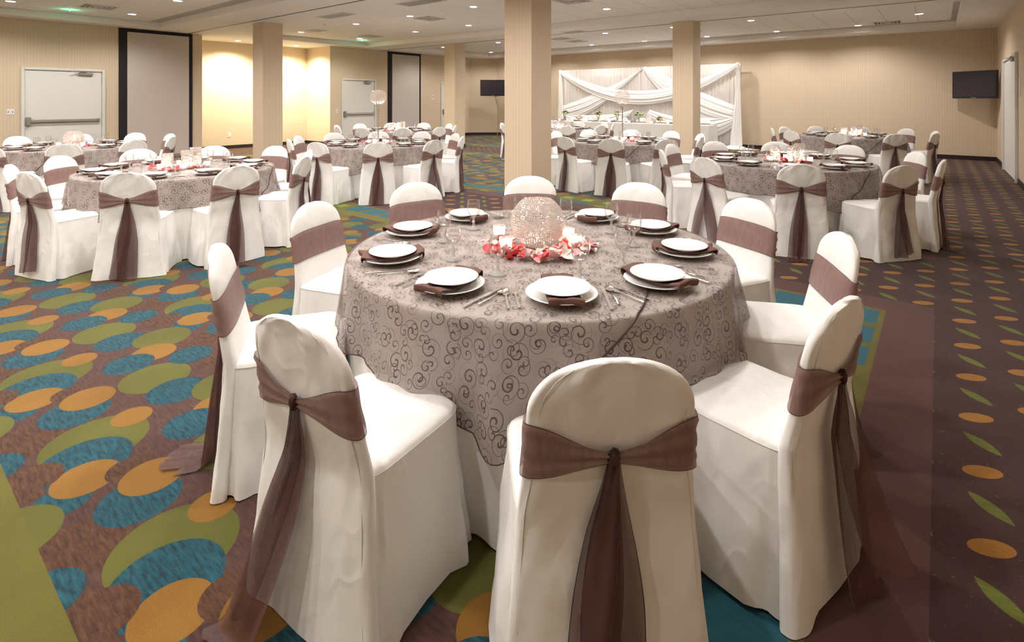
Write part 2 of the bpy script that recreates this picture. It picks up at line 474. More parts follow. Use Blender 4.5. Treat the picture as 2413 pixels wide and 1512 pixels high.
M['pink'] = plain('petal_pink', (.86, .42, .43), .55, var=.15)
M['pale'] = plain('petal_white', (.85, .74, .68), .55, var=.05)
M['voile'] = m_voile('white_voile', .66); M['swag'] = m_voile('white_voile_swag', .97)
M['leaf'] = plain('bouquet_leaf', (.10, .17, .035), .6, var=.3)
M['bloom'] = plain('bouquet_bloom', (.62, .62, .36), .6, var=.2)
M['bloom2'] = plain('bouquet_peach', (.72, .40, .24), .6, var=.2)
M['card'] = plain('printed_card', (.80, .66, .58), .6)
M['wood'] = plain('table_ply', (.35, .24, .15), .6)

# ------------------------------------------------------------------ the room
S, TZ = 3.26, 3.40           # soffit and tile heights
XL, XR, YF, YB = -15.6, 1.12, -3.5, 17.55
XA, YA0, YA1 = -17.0, 6.1, 10.0
def struct(o, label=None):
    o['kind'] = 'structure'
    if label: o['label'] = label
    return o
fl = MB().box(XA-.2, XR+.2, YF-.2, YB+.2, -.1, 0).build('floor', M['carpet']); struct(fl, 'patterned carpet with circles leaves and squares')
def wall(name, segs, label):
    b = MB()
    for s in segs: b.box(*s)
    return struct(b.build(name, M['wall']), label)
H = 3.6
wb = wall('wall_back', [(-14.9, XR+.2, YB, YB+.2, 0, H)], 'tan striped wallpaper wall behind the drape')
wr = wall('wall_right', [(XR, XR+.2, YF-.2, YB, 0, H)], 'tan wallpaper wall at the right')
wl = wall('wall_left', [(XL-.2, XL, YF-.2, YA0, 0, H), (XL-.2, XL, YA1, 16.75, 0, H)], 'tan striped wallpaper wall at the left')
wa = wall('wall_alcove', [(XA-.2, XA, YA0-.2, YA1+.2, 0, H), (XA, XL-.2, YA0-.2, YA0, 0, H), (XA, XL-.2, YA1, YA1+.2, 0, H)], 'alcove wall washed by a yellowish lamp')
wf = wall('wall_front', [(XL-.2, XR+.2, YF-.2, YF, 0, H)], 'wallpaper wall behind the camera')
b = MB(); b.loft([[(XL, 16.7, z), (-14.8, YB, z), (-14.8, YB+.2, z), (XL-.2, YB+.2, z), (XL-.2, 16.7, z)] for z in (0, H)], True, True)
wc = struct(b.build('wall_corner', M['wall']), 'angled corner wall behind the small television')
def baseboard(name, pts, off):
    b = MB()
    for (x0, y0, x1, y1) in pts: b.box(min(x0, x1), max(x0, x1), min(y0, y1), max(y0, y1), 0, .105)
    return struct(b.build(name, M['base']))
t_ = .014
baseboard('baseboard_back', [(-14.75, YB-t_, XR, YB)], 0)
baseboard('baseboard_right', [(XR-t_, 15.58, XR, YB-t_), (XR-t_, YF, XR, 13.06)], 0)
baseboard('baseboard_left', [(XL, YF, XL+t_, 2.4), (XL, 3.98, XL+t_, 4.19), (XL, 5.87, XL+t_, YA0), (XL, YA1, XL+t_, 10.4), (XL, 11.85, XL+t_, 12.4), (XL, 13.95, XL+t_, 14.98), (XL, 16.15, XL+t_, 16.7)], 0)
baseboard('baseboard_alcove', [(XA, YA0, XA+t_, YA1), (XA, YA1-t_, XL-.2, YA1), (XA, YA0, XL-.2, YA0+t_)], 0)
d_ = Vector((.8, .85, 0)).normalized()
b = MB(); b.loft([[(XL, 16.7, z), (-14.8, YB, z), (-14.79, YB-.02, z), (XL+.012, 16.685, z)] for z in (0, .105)], True, True); struct(b.build('baseboard_corner', M['base']))

# ceiling: soffit with three raised trays filled with tiles
TR = [(-15.05, .34, -2.9, 4.90), (-15.05, .34, 7.35, 11.05), (-14.5, .34, 12.52, 16.62)]
b = MB()
ys = [YF-.2, TR[0][2], TR[0][3], TR[1][2], TR[1][3], TR[2][2], TR[2][3], YB+.2]
for k in range(0, 8, 2): b.box(XA-.2, XR+.2, ys[k], ys[k+1], S, S+.5)
for (x0, x1, y0, y1) in TR:
    b.box(XA-.2, x0, y0, y1, S, S+.5); b.box(x1, XR+.2, y0, y1, S, S+.5)
    b.box(x0, x1, y0, y1, TZ+.03, S+.5)
ceil = struct(b.build('ceiling', M['ceil']), 'painted soffit ceiling with raised tile trays')
tile_me = MB().add([(-.3045,-.3045,.0),(.3045,-.3045,.0),(.3045,.3045,.0),(-.3045,.3045,.0),(-.2985,-.3015,-.0215),(.2985,-.3015,-.0215),(.2985,.3015,-.0215),(-.2985,.3015,-.0215)],
                   [(0,1,2,3),(7,6,5,4),(4,5,1,0),(5,6,2,1),(6,7,3,2),(7,4,0,3)]).mesh('ceiling_tile', M['tile'])
rest = MB(); cand = []
for (x0, x1, y0, y1) in TR:
    b = MB()
    nx = int((x1-x0)/.61); ny = int((y1-y0)/.61)
    ox = (x0+x1)/2 - nx*.305; oy = (y0+y1)/2 - ny*.305
    b.box(x0, x1, y0, oy, TZ, TZ+.03); b.box(x0, x1, oy+ny*.61, y1, TZ, TZ+.03)
    b.box(x0, ox, oy, oy+ny*.61, TZ, TZ+.03); b.box(ox+nx*.61, x1, oy, oy+ny*.61, TZ, TZ+.03)
    for i in range(nx+1): b.box(ox+i*.61-.007, ox+i*.61+.007, oy, oy+ny*.61, TZ-.001, TZ+.03)
    for j in range(ny+1): b.box(ox, ox+nx*.61, oy+j*.61-.005, oy+j*.61+.005, TZ-.001, TZ+.03)
    b.build('tile_grid', M['grid'], ceil)
    for i in range(nx):
        for j in range(ny):
            X, Y = ox+(i+.5)*.61, oy+(j+.5)*.61
            px, py, fw = pix(X, Y, TZ)
            vis = fw > .5 and -40 < px < 2453 and -15 < py
            cand.append((fw if vis else 1e6+abs(fw), X, Y))
cand.sort()
for k, (fw, X, Y) in enumerate(cand):
    if fw < 1e5 and k < 290: ob('tile', tile_me, ceil, (X, Y, TZ+.02))
    else:
        vs = [(v[0]+X, v[1]+Y, v[2]+TZ+.02) for v in [x.co for x in tile_me.vertices]]
        rest.add(vs, [tuple(p.vertices) for p in tile_me.polygons])
r_ = rest.build('remaining_tiles', M['tile'], ceil); r_['kind'] = 'stuff'
tk = MB()
for yy in (5.75, 12.02): tk.box(XL, XR, yy-.02, yy+.02, S-.004, S+.01)
tk.build('partition_track', M['slot'], ceil)

# columns
for (cx_, cy_, lab) in ((-4.48, 5.98, 'striped tan column behind the nearest table'), (-12.12, 6.15, 'striped tan column in front of the bright alcove'),
                        (-4.48, 12.0, 'striped tan column in front of the white drape'), (-11.98, 12.12, 'striped tan column left of the small television')):
    t = thing('column', lab, 'column', (cx_, cy_, 0), 0, 'square wallpapered columns')
    MB().bev(-.235, .235, -.235, .235, 0, S, .006).build('shaft', M['wall'], t)
    MB().bev(-.243, .243, -.243, .243, 0, .105, .003).build('baseboard', M['base'], t)

# wall-mounted frame: local x to the right seen from the room, y into the wall
def on_left(Y, z=0): return (XL, Y, z), PI/2
def on_right(Y, z=0): return (XR, Y, z), -PI/2
def on_back(X, z=0): return (X, YB, z), 0
def make_door(name, place, wd, ht, bar=True, label=None):
    loc, rz = place
    t = struct(ob(name, None, None, loc, rz), label)
    b = MB(); h = wd/2
    b.bev(-h, -h+.06, -.045, .0, 0, ht, .006); b.bev(h-.06, h, -.045, .0, 0, ht, .006); b.bev(-h+.061, h-.061, -.045, .0, ht-.06, ht, .006)
    b.build('door_frame', M['frame'], t)
    lf = MB().bev(-h+.065, h-.065, -.012, .0, .012, ht-.065, .003).build('door_leaf', M['white'], t)
    for hz in (.25, ht/2, ht-.32):
        MB().lathe([(0, 0), (.008, 0), (.008, .1), (0, .1)], 8, (h-.062, -.03, hz)).build('hinge', M['chrome'], t, True)
    if bar:
        eb = MB(); eb.bev(-h+.12, h-.14, -.075, -.04, 1.0, 1.055, .008); eb.build('push_bar', M['chrome'], lf)
        MB().bev(-h+.075, -h+.16, -.085, -.012, .93, 1.12, .012).build('latch_case', M['grey'], lf)
        MB().bev(h-.17, h-.11, -.07, -.012, .99, 1.065, .006).build('bar_bracket', M['grey'], lf)
    cl = MB().bev(h-.50, h-.24, -.07, -.012, ht-.15, ht-.09, .006).build('door_closer', M['grey'], lf)
    MB().tube([(h-.37, -.075, ht-.085), (h-.62, -.13, ht-.075), (h-.42, -.05, ht-.062)], .010, 6).build('closer_arm', M['grey'], cl)
    return t
make_door('door_1', on_left(3.185), 1.50, 2.22, True, 'white exit door with push bar at far left')
make_door('door_2', on_left(11.12), 1.40, 2.22, True, 'white exit door with push bar behind the tall globe')
make_door('door_3', on_left(15.57), 1.15, 2.22, True, 'narrow white door half hidden by a column')
make_door('door_4', on_right(14.32), 2.45, 2.36, False, 'white door in the right wall')

def partition(Y0, Y1, lab):
    t = thing('partition_panel', lab, 'partition', (XL, (Y0+Y1)/2, 0), PI/2, 'folding wall panels')
    h = (Y1-Y0)/2
    b = MB(); b.box(-h-.17, -h, -.03, 0, 0, 3.25); b.box(h, h+.09, -.03, 0, 0, 3.25); b.box(-h-.17, h+.09, -.032, 0, 3.17, 3.25)
    b.build('dark_pocket_frame', M['dark'], t)
    MB().bev(-h, h, -.05, 0, .015, 3.17, .006).build('panel', M['panel'], t)
    MB().box(-h, h, -.052, -.05, .015, .10).build('bottom_seal', M['grey'], t)
partition(4.38, 5.76, 'tall grey folding wall panel beside the left door')
partition(12.52, 13.82, 'tall grey folding wall panel behind the tall globe')

def plate_thing(name, lab, cat, place, wd, ht, kind):
    loc, rz = place
    t = thing(name, lab, cat, loc, rz)
    MB().bev(-wd/2, wd/2, -.008, 0, -ht/2, ht/2, .003).build('cover_plate', M['plastic'], t)
    if kind == 'switch2':
        for sx in (-.035, .035): MB().bev(sx-.008, sx+.008, -.018, -.008, -.014, .014, .002).build('toggle', M['grey'], t)
    elif kind == 'switch1': MB().bev(-.01, .01, -.018, -.008, -.016, .016, .002).build('toggle', M['grey'], t)
    elif kind == 'outlet':
        for sz in (-.024, .024): MB().bev(-.016, .016, -.011, -.008, sz-.016, sz+.016, .002).build('socket', M['vent'], t)
    elif kind == 'thermostat': MB().bev(-.03, .03, -.022, -.008, -.01, .03, .003).build('display', M['grey'], t)
plate_thing('light_switch', 'double white switch plate left of the far left door', 'light switch', on_left(2.27, 1.24), .125, .125, 'switch2')
plate_thing('light_switch', 'white switch plate beside the exit door behind tall globe', 'light switch', on_left(10.26, 1.13), .12, .13, 'switch2')
plate_thing('thermostat', 'small white thermostat on the wall left of a column', 'thermostat', on_left(14.56, 1.60), .12, .16, 'thermostat')
plate_thing('wall_outlet', 'white outlet low on the bright alcove wall', 'outlet', ((XA, 7.42, .42), PI/2), .085, .13, 'outlet')
plate_thing('light_switch', 'white switch right of the far column near corner', 'light switch', on_left(16.35, 1.12), .09, .13, 'switch1')
plate_thing('light_switch', 'small white switch left of the right wall door', 'light switch', on_right(15.75, 1.12), .08, .12, 'switch1')
plate_thing('wall_notice', 'small pale notice beside the right wall door', 'sign', on_right(12.85, 1.72), .14, .32, 'none')

def tv(lab, loc, ang, wd, ht, brx):
    t = thing('television', lab, 'television', loc, ang, 'wall televisions')
    b = MB(); b.bev(-wd/2, wd/2, -.03, .03, -ht/2, ht/2, .006); b.build('bezel', M['black'], t)
    MB().box(-wd/2+.035, wd/2-.035, -.032, -.028, -ht/2+.05, ht/2-.035).build('screen', M['screen'], t)
    MB().box(-.06, .06, -.033, -.029, -ht/2+.015, -ht/2+.025).build('front_badge', M['grey'], t)
    b = MB(); b.bev(-.2, .2, .03, .05, -.2, .2, .004); b.tube([(0, .05, 0), (.12, .2, 0), (0, brx, 0)], .022, 8); b.bev(-.12, .12, brx-.015, brx, -.15, .15, .004)
    b.build('wall_bracket', M['black'], t)
tv('large black television angled in the right corner', (.68, 16.83, 1.86), math.radians(-42), 1.04, .655, .42)
tv('small looking black television in the far left corner', (-14.35, 16.75, 1.99), math.radians(38), 1.04, .66, .72)

# ------------------------------------------------------------------ ceiling fixtures
lens_me = MB().lathe([(.0001, -.0025), (.074, -.0025)], 24).mesh('lens', M['lamp'])
ring_me = MB().lathe([(.074, .02), (.074, -.003), (.098, -.007), (.104, -.002), (.104, .004)], 24).mesh('trim_ring', M['plastic'], True)
spot_d = bpy.data.lights.new('downlight', 'SPOT'); spot_d.energy = DOWN_W*4; spot_d.color = LIGHT_COL
spot_d.spot_size = math.radians(156); spot_d.spot_blend = .6; spot_d.shadow_soft_size = .07
DX = [-14.0, -11.42, -9.39, -7.43, -5.43, -3.51, -1.6]
dl = []
for yy in (-1.95, .05, 2.04, 4.03):
    for xx in DX: dl.append((xx, yy, TZ))
for yy in (8.06, 10.0):
    for xx in DX: dl.append((xx, yy, TZ))
for yy in (13.6, 16.22):
    for xx in DX: dl.append((xx, yy, TZ))
dl.append((-.33, 14.89, TZ)); dl = [d for d in dl if d != (-1.6, 13.6, TZ)]
names_y = {2.04: 'second row of the left tray', 4.03: 'row of the left tray nearest the track', 8.06: 'near row of the middle tray', 10.0: 'far row of the middle tray',
           13.6: 'near row of the back tray', 16.22: 'row beside the back wall', 14.89: 'back tray end by the right wall', -1.95: 'row behind the camera', .05: 'row above the camera'}
for (xx, yy, zz) in dl:
    k = DX.index(xx)+1 if xx in DX else 0
    ordn = ['lone', 'first', 'second', 'third', 'fourth', 'fifth', 'sixth', 'seventh'][k]
    t = thing('downlight', '%s round recessed downlight from left, %s' % (ordn, names_y[yy]), 'ceiling light', (xx, yy, zz), 0, 'recessed ceiling downlights')
    ob('lens', lens_me, t); ob('trim_ring', ring_me, t)
    l = ob('lamp', spot_d, t, (0, 0, -.03))
# wall washer inside the alcove
wd_ = bpy.data.lights.new('alcove_lamp', 'SPOT'); wd_.energy = 620; wd_.color = (1.0, .97, .72); wd_.spot_size = math.radians(150); wd_.spot_blend = .8; wd_.shadow_soft_size = .08
for (yy, lab) in ((7.35, 'warm downlight in the alcove ceiling hidden by column'), (9.2, 'warm downlight in the alcove ceiling near its corner')):
    t = thing('downlight', lab, 'ceiling light', (-16.25, yy, S-.004), 0, 'recessed ceiling downlights')
    ob('lens', lens_me, t, (0, 0, -.010)); ob('trim_ring', ring_me, t)
    ob('lamp', wd_, t, (0, 0, -.05))

def vent(X, Y, z, sx, sy, lab, kind):
    t = thing('ceiling_vent', lab, 'vent', (X, Y, z), 0, 'ceiling air vents')
    b = MB(); f = .03
    b.box(-sx, sx, -sy, -sy+f, -.01, 0); b.box(-sx, sx, sy-f, sy, -.01, 0); b.box(-sx, -sx+f, -sy+f, sy-f, -.01, 0); b.box(sx-f, sx, -sy+f, sy-f, -.01, 0)
    b.build('frame', M['vent'], t)
    MB().box(-sx+f, sx-f, -sy+f, sy-f, -.002, 0).build('opening', M['ventdark'], t)
    if kind == 'lin':
        n = max(3, int((2*sx-2*f)/.06))
        me = MB().add([(-.004, -sy+f, -.008), (.010, -sy+f, -.003), (.010, sy-f, -.003), (-.004, sy-f, -.008), (-.005, -sy+f, -.006), (.009, -sy+f, -.0021), (.009, sy-f, -.0021), (-.005, sy-f, -.006)],
              [(0,3,2,1),(4,5,6,7),(0,1,5,4),(2,3,7,6),(1,2,6,5),(3,0,4,7)]).mesh('slat', M['vent'])
        for i in range(n): ob('slat', me, t, (-sx+f+(i+.3)*(2*sx-2*f)/n, 0, 0))
    else:
        for i in range(3):
            q = (sx-f)*(.86-.28*i); w2 = .03
            b = MB(); 
            for (x0, x1, y0, y1) in ((-q, q, -q, -q+w2), (-q, q, q-w2, q), (-q, -q+w2, -q+w2, q-w2), (q-w2, q, -q+w2, q-w2)): b.box(x0, x1, y0, y1, -.012-.004*i, -.004)
            b.build('louver', M['vent'], t)
def atz(px, py, z):
    fw = (EYE-z)*F_PX/(py-HORIZON); r = (px-1206.5)/F_PX*fw
    return (CS*r - SN*fw, SN*r + CS*fw)
for (px, py, z, sx, sy, lab, kind) in [
    (792, 36.5, S, .48, .16, 'dark slatted return vent beside the ceiling track', 'lin'), (991, 4.5, S, .5, .18, 'slatted return vent at the top edge of ceiling', 'lin'),
    (232, 16, TZ, .28, .28, 'square diffuser vent in the left tile tray', 'sq'), (1012, 43.5, TZ, .28, .28, 'square diffuser vent in the middle of centre tray', 'sq'),
    (874, 85, TZ, .28, .28, 'dark square vent above the left tall globe', 'sq'), (738, 71, TZ, .28, .28, 'square diffuser vent right of the left column', 'sq'),
    (1350, 1.5, TZ, .28, .28, 'square vent at top right of the central column', 'sq'), (1352, 74.6, S, .3, .15, 'slim vent on the soffit beam behind central column', 'lin'),
    (1322, 91, TZ, .28, .28, 'grey square vent just right of the central column', 'sq'), (1358, 97, TZ, .28, .28, 'dark square vent above the white drape', 'sq'), (2091, 53, TZ, .28, .28, 'square vent in back tray near right corner', 'sq')]:
    X, Y = atz(px, py, z); vent(X, Y, z-.001, sx, sy, lab, kind)
spk_me = MB().lathe([(.0001, -.012), (.09, -.012), (.12, -.008), (.13, 0)], 28).mesh('grille', M['vent'], True)
spk2 = MB().lathe([(.128, -.006), (.142, -.006), (.146, 0)], 28).mesh('rim', M['plastic'], True)
for (px, py, lab) in [(1158, 42.6, 'round ceiling speaker left of the central column'), (776, 90, 'round ceiling speaker above the bright alcove edge'), (1120, 118.6, 'round ceiling speaker above the small television'),
                      (1440, 93.3, 'round ceiling speaker above the middle of drape'), (2083, 40, 'round ceiling speaker near the right corner'), (14, 7, 'round ceiling speaker at the top left edge')]:
    X, Y = atz(px, py, TZ)
    t = thing('ceiling_speaker', lab, 'speaker', (X, Y, TZ+.011), 0, 'round ceiling speakers'); ob('grille', spk_me, t); ob('rim', spk2, t)
for (px, py, z, lab) in [(765, 56.6, S, 'small sprinkler head on soffit near left column'), (1168, 104, TZ, 'tiny sprinkler head on soffit near small television'), (1652, 73, TZ, 'small sprinkler head just right of the drape column')]:
    X, Y = atz(px, py, z)
    t = thing('sprinkler', lab, 'sprinkler', (X, Y, z), 0, 'ceiling sprinklers')
    MB().lathe([(.03, 0), (.03, -.006), (.008, -.008), (.008, -.03), (.018, -.034), (.018, -.037), (.0001, -.038)], 12).build('head', M['chrome'], t, True)
for (X, Y, lab) in ((-14.3, 3.0, 'tiny green signal lamp on the left tray'), (-14.35, 10.35, 'tiny green signal lamp near the middle tray corner')):
    t = thing('signal_lamp', lab, 'signal lamp', (X, Y, TZ), 0)  # added to cast the green spill on the ceiling; the fixture is made up
    MB().lathe([(.02, .012), (.02, -.02), (.012, -.03), (.0001, -.032)], 10).build('housing', M['plastic'], t, True)
    MB().lathe([(.007, -.03), (.007, -.036), (.0001, -.038)], 8).build('led', M['green_led'], t, True)
    g_ = bpy.data.lights.new('green_led', 'POINT'); g_.energy = 2.2; g_.color = (.15, 1, .5); g_.shadow_soft_size = .02
    ob('lamp', g_, t, (0, 0, -.09))

# ------------------------------------------------------------------ chair with cover and sash
HC = .895
def yrear(z): return -.232 - (.028*(.47-z)/.47 if z < .47 else .075*((z-.47)/.43)**1.1)
def bw(z):
    base = interp([(0, .258), (.3, .234), (.47, .222), (.62, .207), (.76, .202)], z)
    if z <= .755: return base
    t = min(1., (z-.755)/(HC-.755)); return base*max(0., 1-t**2.0)**(1/2.25)
def bt(z):
    if z <= .80: return interp([(.4, .058), (.6, .050), (.8, .046)], z)
    t = (z-.80)/(HC-.80); return .046*max(.35, math.sqrt(max(0, 1-t*t*.8)))
def sgnpow(c, p): return math.copysign(abs(c)**p, c)
def nexp(z): return lerp(6.5, 3.2, smooth01((z-.47)/.22))
def backpt(th, z, o=0.):
    w_, t = bw(z)+o, bt(z)/2+o; n = nexp(z)
    return (w_*sgnpow(math.cos(th), 2/n), yrear(z)+bt(z)/2 + t*sgnpow(math.sin(th), 2/3.0), z)
def make_back(seed):
    rnd = random.Random(seed); b = MB(); n = 72; rings = []
    zs = [.004, .05, .10, .16, .22, .28, .34, .40, .44, .48, .52, .56, .60, .64, .68, .71, .74, .765, .785, .805, .822, .838, .852, .864, .874, .882, .888, .893]
    ph = [rnd.uniform(0, 6.3) for _ in range(6)]
    for z in zs:
        ring = []; low = max(0., 1-z/.47)
        for j in range(n):
            th = 2*PI*j/n; x, y, zz = backpt(th, z, .003)
            wv = .0018*math.sin(th*5+ph[0]+z*20)+.0012*math.sin(th*9+ph[1]-z*31)
            rear = math.sin(th) < 0
            k = 1 if rear else .4
            fold = .0055*max(0, (z-.66)/.22)*math.sin(x*55+ph[2]+(z-.7)*6)*k*(1 if z < .86 else .3)
            lo = .010*low**1.2*(math.sin(x*17+ph[3]+z*3)+.5*math.sin(x*37+ph[4])) if rear else 0
            x2 = x*(1+wv*.5) + math.copysign(.010*low**1.5*math.sin(z*26+ph[5]), x)*(abs(x)/.23)**4
            if not rear and z < .47: y = min(y, yrear(z)+.05)
            ring.append((x2, y+wv*k-fold*k-abs(lo), zz))
        rings.append(ring)
    b.loft(rings, False, True)
    return b
def skirt_ring(z, n, ph, amp, infl=0.):
    t = max(0., 1-z/.47)
    a = lerp(.224, .258, t)+infl; yr = yrear(z)-infl; yf = lerp(.215, .248, t)+infl
    c_, d_ = (yr+yf)/2, (yf-yr)/2; ring = []
    for j in range(n):
        th = 2*PI*j/n
        x = a*sgnpow(math.cos(th), 2/6.5); y = c_+d_*sgnpow(math.sin(th), 2/6.5)
        A = amp*t**1.3*(.1 if math.sin(th) < -.35 else 1.)
        q = A*(math.sin(th*6+ph[0])*.5+math.sin(th*11+ph[1]+z*4)*.6+math.sin(th*19+ph[2]-z*9)*.35)
        q += amp*.30*(math.sin(th*8+ph[3]+z*14)+.7*math.sin(th*15-ph[3]-z*19))*(t*(1-t)*3)*(.1 if math.sin(th) < -.35 else 1.)
        nx, ny = math.cos(th), math.sin(th)
        ring.append((x+nx*q, y+ny*q, z))
    return ring
def make_skirt(seed):
    rnd = random.Random(seed); ph = [rnd.uniform(0, 6.3) for _ in range(4)]
    b = MB(); n = 96
    zs = [.47, .455, .42, .36, .30, .24, .18, .12, .06, .0]
    rings = [skirt_ring(z, n, ph, .021) for z in zs]
    # slightly uneven hem
    rings[-1] = [(x, y, .004+.010*max(0, math.sin(j*2*PI/n*3+ph[1]))) for j, (x, y, z) in enumerate(rings[-1])]
    b.loft(rings); return b
def make_seat(seed):
    rnd = random.Random(seed); ph = [rnd.uniform(0, 6.3) for _ in range(4)]
    b = MB(); n = 96; base = skirt_ring(.47, n, ph, 0); rings = []
    for s_, zz in ((1.0, .470), (.985, .479), (.95, .486), (.85, .492), (.65, .496), (.4, .498), (.15, .4985), (.03, .4986)):
        rings.append([(x*s_, -.01+(y+.01)*s_, zz+.0022*math.sin(x*30+ph[0])*math.sin(y*26+ph[1])*(max(0., min(1., (s_-.2)/.45)) if s_ < .96 else 0)) for (x, y, z) in base])
    b.loft(rings, False, True); return b
def make_seams():
    b = MB(); n = 96; r = skirt_ring(.471, n, [0]*4, 0, .0015)
    key = lambda p: (math.atan2(p[1]+.01, p[0])+PI/2) % (2*PI)
    pts = sorted([p for p in r if p[1] > -.20], key=key)
    b.tube(pts, .0016, 5)
    for a_ in (-38, -142):
        th = math.radians(a_)
        b.tube([backpt(th, z, .0035) for z in [.01+.04*i for i in range(21)]+[.845, .862, .875]], .0013, 5)
    return b
def make_band(seed):
    rnd = random.Random(seed); p1, p2 = rnd.uniform(0, 6.3), rnd.uniform(0, 6.3)
    nu, nv = 84, 10
    def fn(u, v):
        th = -PI/2 + 2*PI*u
        c_, s_ = math.cos(th), math.sin(th)
        q = min(1., abs(sgnpow(c_, 2/3.2)))
        if s_ < 0:
            q = smooth01(q**.9)
            mid = lerp(.655, .668, q); hw = lerp(.015, .070, q**.7)
            mid += -.004*math.sin(q*PI)
        else:
            fr = s_
            mid = lerp(.668, .690, fr); hw = lerp(.070, .077, fr)
        z = mid + hw*(2*v-1)
        o = .0105
        if s_ < 0:
            o += .010*(1-q) + .0055*(1-q*.55)*math.sin(v*16+p1+q*2.5) + .002*math.sin(v*29+p2+q*4)
        else: o += .0012*math.sin(v*9+u*30+p1)
        return backpt(th, z, o)
    b = MB(); b.grid(fn, nu, nv); return b
def make_knot():
    b = MB(); rings = []
    yk = yrear(.655)-.022
    for k in range(9):
        a = -PI/2+PI*k/8
        rings.append([(.014*math.cos(a)*math.cos(2*PI*j/14)*(1+.25*math.sin(3*j+k)), yk+.012*math.cos(a)*math.sin(2*PI*j/14)*(1+.2*math.sin(2*j)), (.657+.021*math.sin(a))+.004*math.sin(j*2.1)) for j in range(14)])
    b.loft(rings, True, True); return b
def make_tail(seed, dx, length, spread, dy=0., floor=0., tw=0.):
    """ribbon hanging behind the chair; dx sideways drift, floor = part that trails on the carpet"""
    rnd = random.Random(seed); p1, p2, p3 = [rnd.uniform(0, 6.3) for _ in range(3)]
    nu, nv = 30, 12
    tot = length+floor
    def fn(u, v):
        sd = u*tot; k = u
        hang = min(sd, length)
        z = .655 - hang
        x = dx*(k**1.15)
        y = yrear(max(z, 0)) - .020 - .010*math.sin(min(1, k*1.2)*PI) - dy*k*k - .012*k
        w_ = lerp(.016, spread, smooth01(k*1.7)**.7)
        s_ = 2*v-1
        px_ = x + s_*w_*math.cos(tw*k)
        py_ = y - .011*math.sin(s_*3.2+p1+k*1.2)*smooth01(k*4) - .005*math.sin(s_*7+p2+k*3) - s_*w_*math.sin(tw*k)
        if sd > length:
            py_ -= (sd-length); z = .006+.006*math.sin(s_*4+p3)**2
            px_ += dx*.15*(sd-length)/max(floor, .01)
        else: z = max(z, .004+.004*(1+math.sin(s_*5+p3)))
        return (px_, py_, z)
    b = MB(); b.grid(fn, nu, nv); return b
CH = []
tail_sets = [[(-.050, .61, .066, .01, 0, .2), (.065, .58, .058, .02, 0, -.3)],
             [(-.12, .64, .072, .015, .05, .3), (.14, .62, .058, .02, .03, -.4)],
             [(.00, .648, .078, .0, .05, .1), (-.075, .64, .060, .02, 0, .3)],
             [(.03, .62, .068, .05, 0, -.2), (.085, .60, .064, .07, 0, .4)],
             [(-.07, .648, .082, .05, .14, .2), (-.01, .645, .066, .02, .09, .5)],
             [(-.02, .647, .062, .03, .10, .3), (-.065, .648, .066, .01, .12, -.2)],
             [(.01, .645, .072, .05, 0, .2), (.045, .55, .070, .12, 0, .6)],
             [(-.13, .645, .085, .10, .03, .2), (-.19, .64, .062, .05, 0, .3)]]
seam_me = make_seams().mesh('seam', M['seam'], True)
knot_me = make_knot().mesh('knot', M['knot'], True)
for k in range(4):
    CH.append(dict(back=make_back(k+3).mesh('backrest', M['linen'], True), skirt=make_skirt(k+11).mesh('skirt', M['linen'], True),
                   seat=make_seat(k+23).mesh('seat', M['linen'], True), band=make_band(k+31).mesh('sash', M['band'], True)))
TL = [[make_tail(50+i*3+j, a[0], a[1], a[2], a[3], a[4], a[5]).mesh('sash_tail', M['tail'], True) for j, a in enumerate(ts)] for i, ts in enumerate(tail_sets)]
def chair(cx_, cy_, ang, R, var, tails, label, group, turn=0., sash=True):
    """ang: direction (degrees) in which the chair stands from the table centre; R: distance of the top of the back"""
    a = math.radians(ang); d = R-.30
    t = thing('covered_chair', label, 'chair', (cx_+d*math.cos(a), cy_+d*math.sin(a), 0), a+PI/2+math.radians(turn), group)
    c = CH[var % 4]
    ob('backrest', c['back'], t); ob('seat', c['seat'], t); ob('skirt', c['skirt'], t); ob('seam', seam_me, t)
    if sash:
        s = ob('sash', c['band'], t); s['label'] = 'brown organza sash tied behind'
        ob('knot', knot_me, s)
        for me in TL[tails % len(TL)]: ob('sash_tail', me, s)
    return t

# ------------------------------------------------------------------ tables, cloths
RT, ZT = .915, .755
def make_undercloth():
    b = MB(); n = 192; rings = [[(.0, 0, ZT+.003)]*n]
    rings = []
    for r in (.001, .4, .8, RT-.02, RT-.004): rings.append([(r*math.cos(2*PI*j/n), r*math.sin(2*PI*j/n), ZT+.003) for j in range(n)])
    for z in (ZT-.004, ZT-.03, .6, .45, .3, .15, .012):
        t = (ZT-z)/ZT
        rings.append([((RT+.002+.012*t+.035*t**1.2*(math.sin(th*17)*.5+math.sin(th*29+1.3)*.35+math.sin(th*7+2)*.3))*math.cos(th),
                       (RT+.002+.012*t+.035*t**1.2*(math.sin(th*17)*.5+math.sin(th*29+1.3)*.35+math.sin(th*7+2)*.3))*math.sin(th), z) for th in [2*PI*j/n for j in range(n)]])
    b.loft(rings); return b
def hang(ph): return .285 + .125*((1+math.cos(4*ph))/2)**2.2
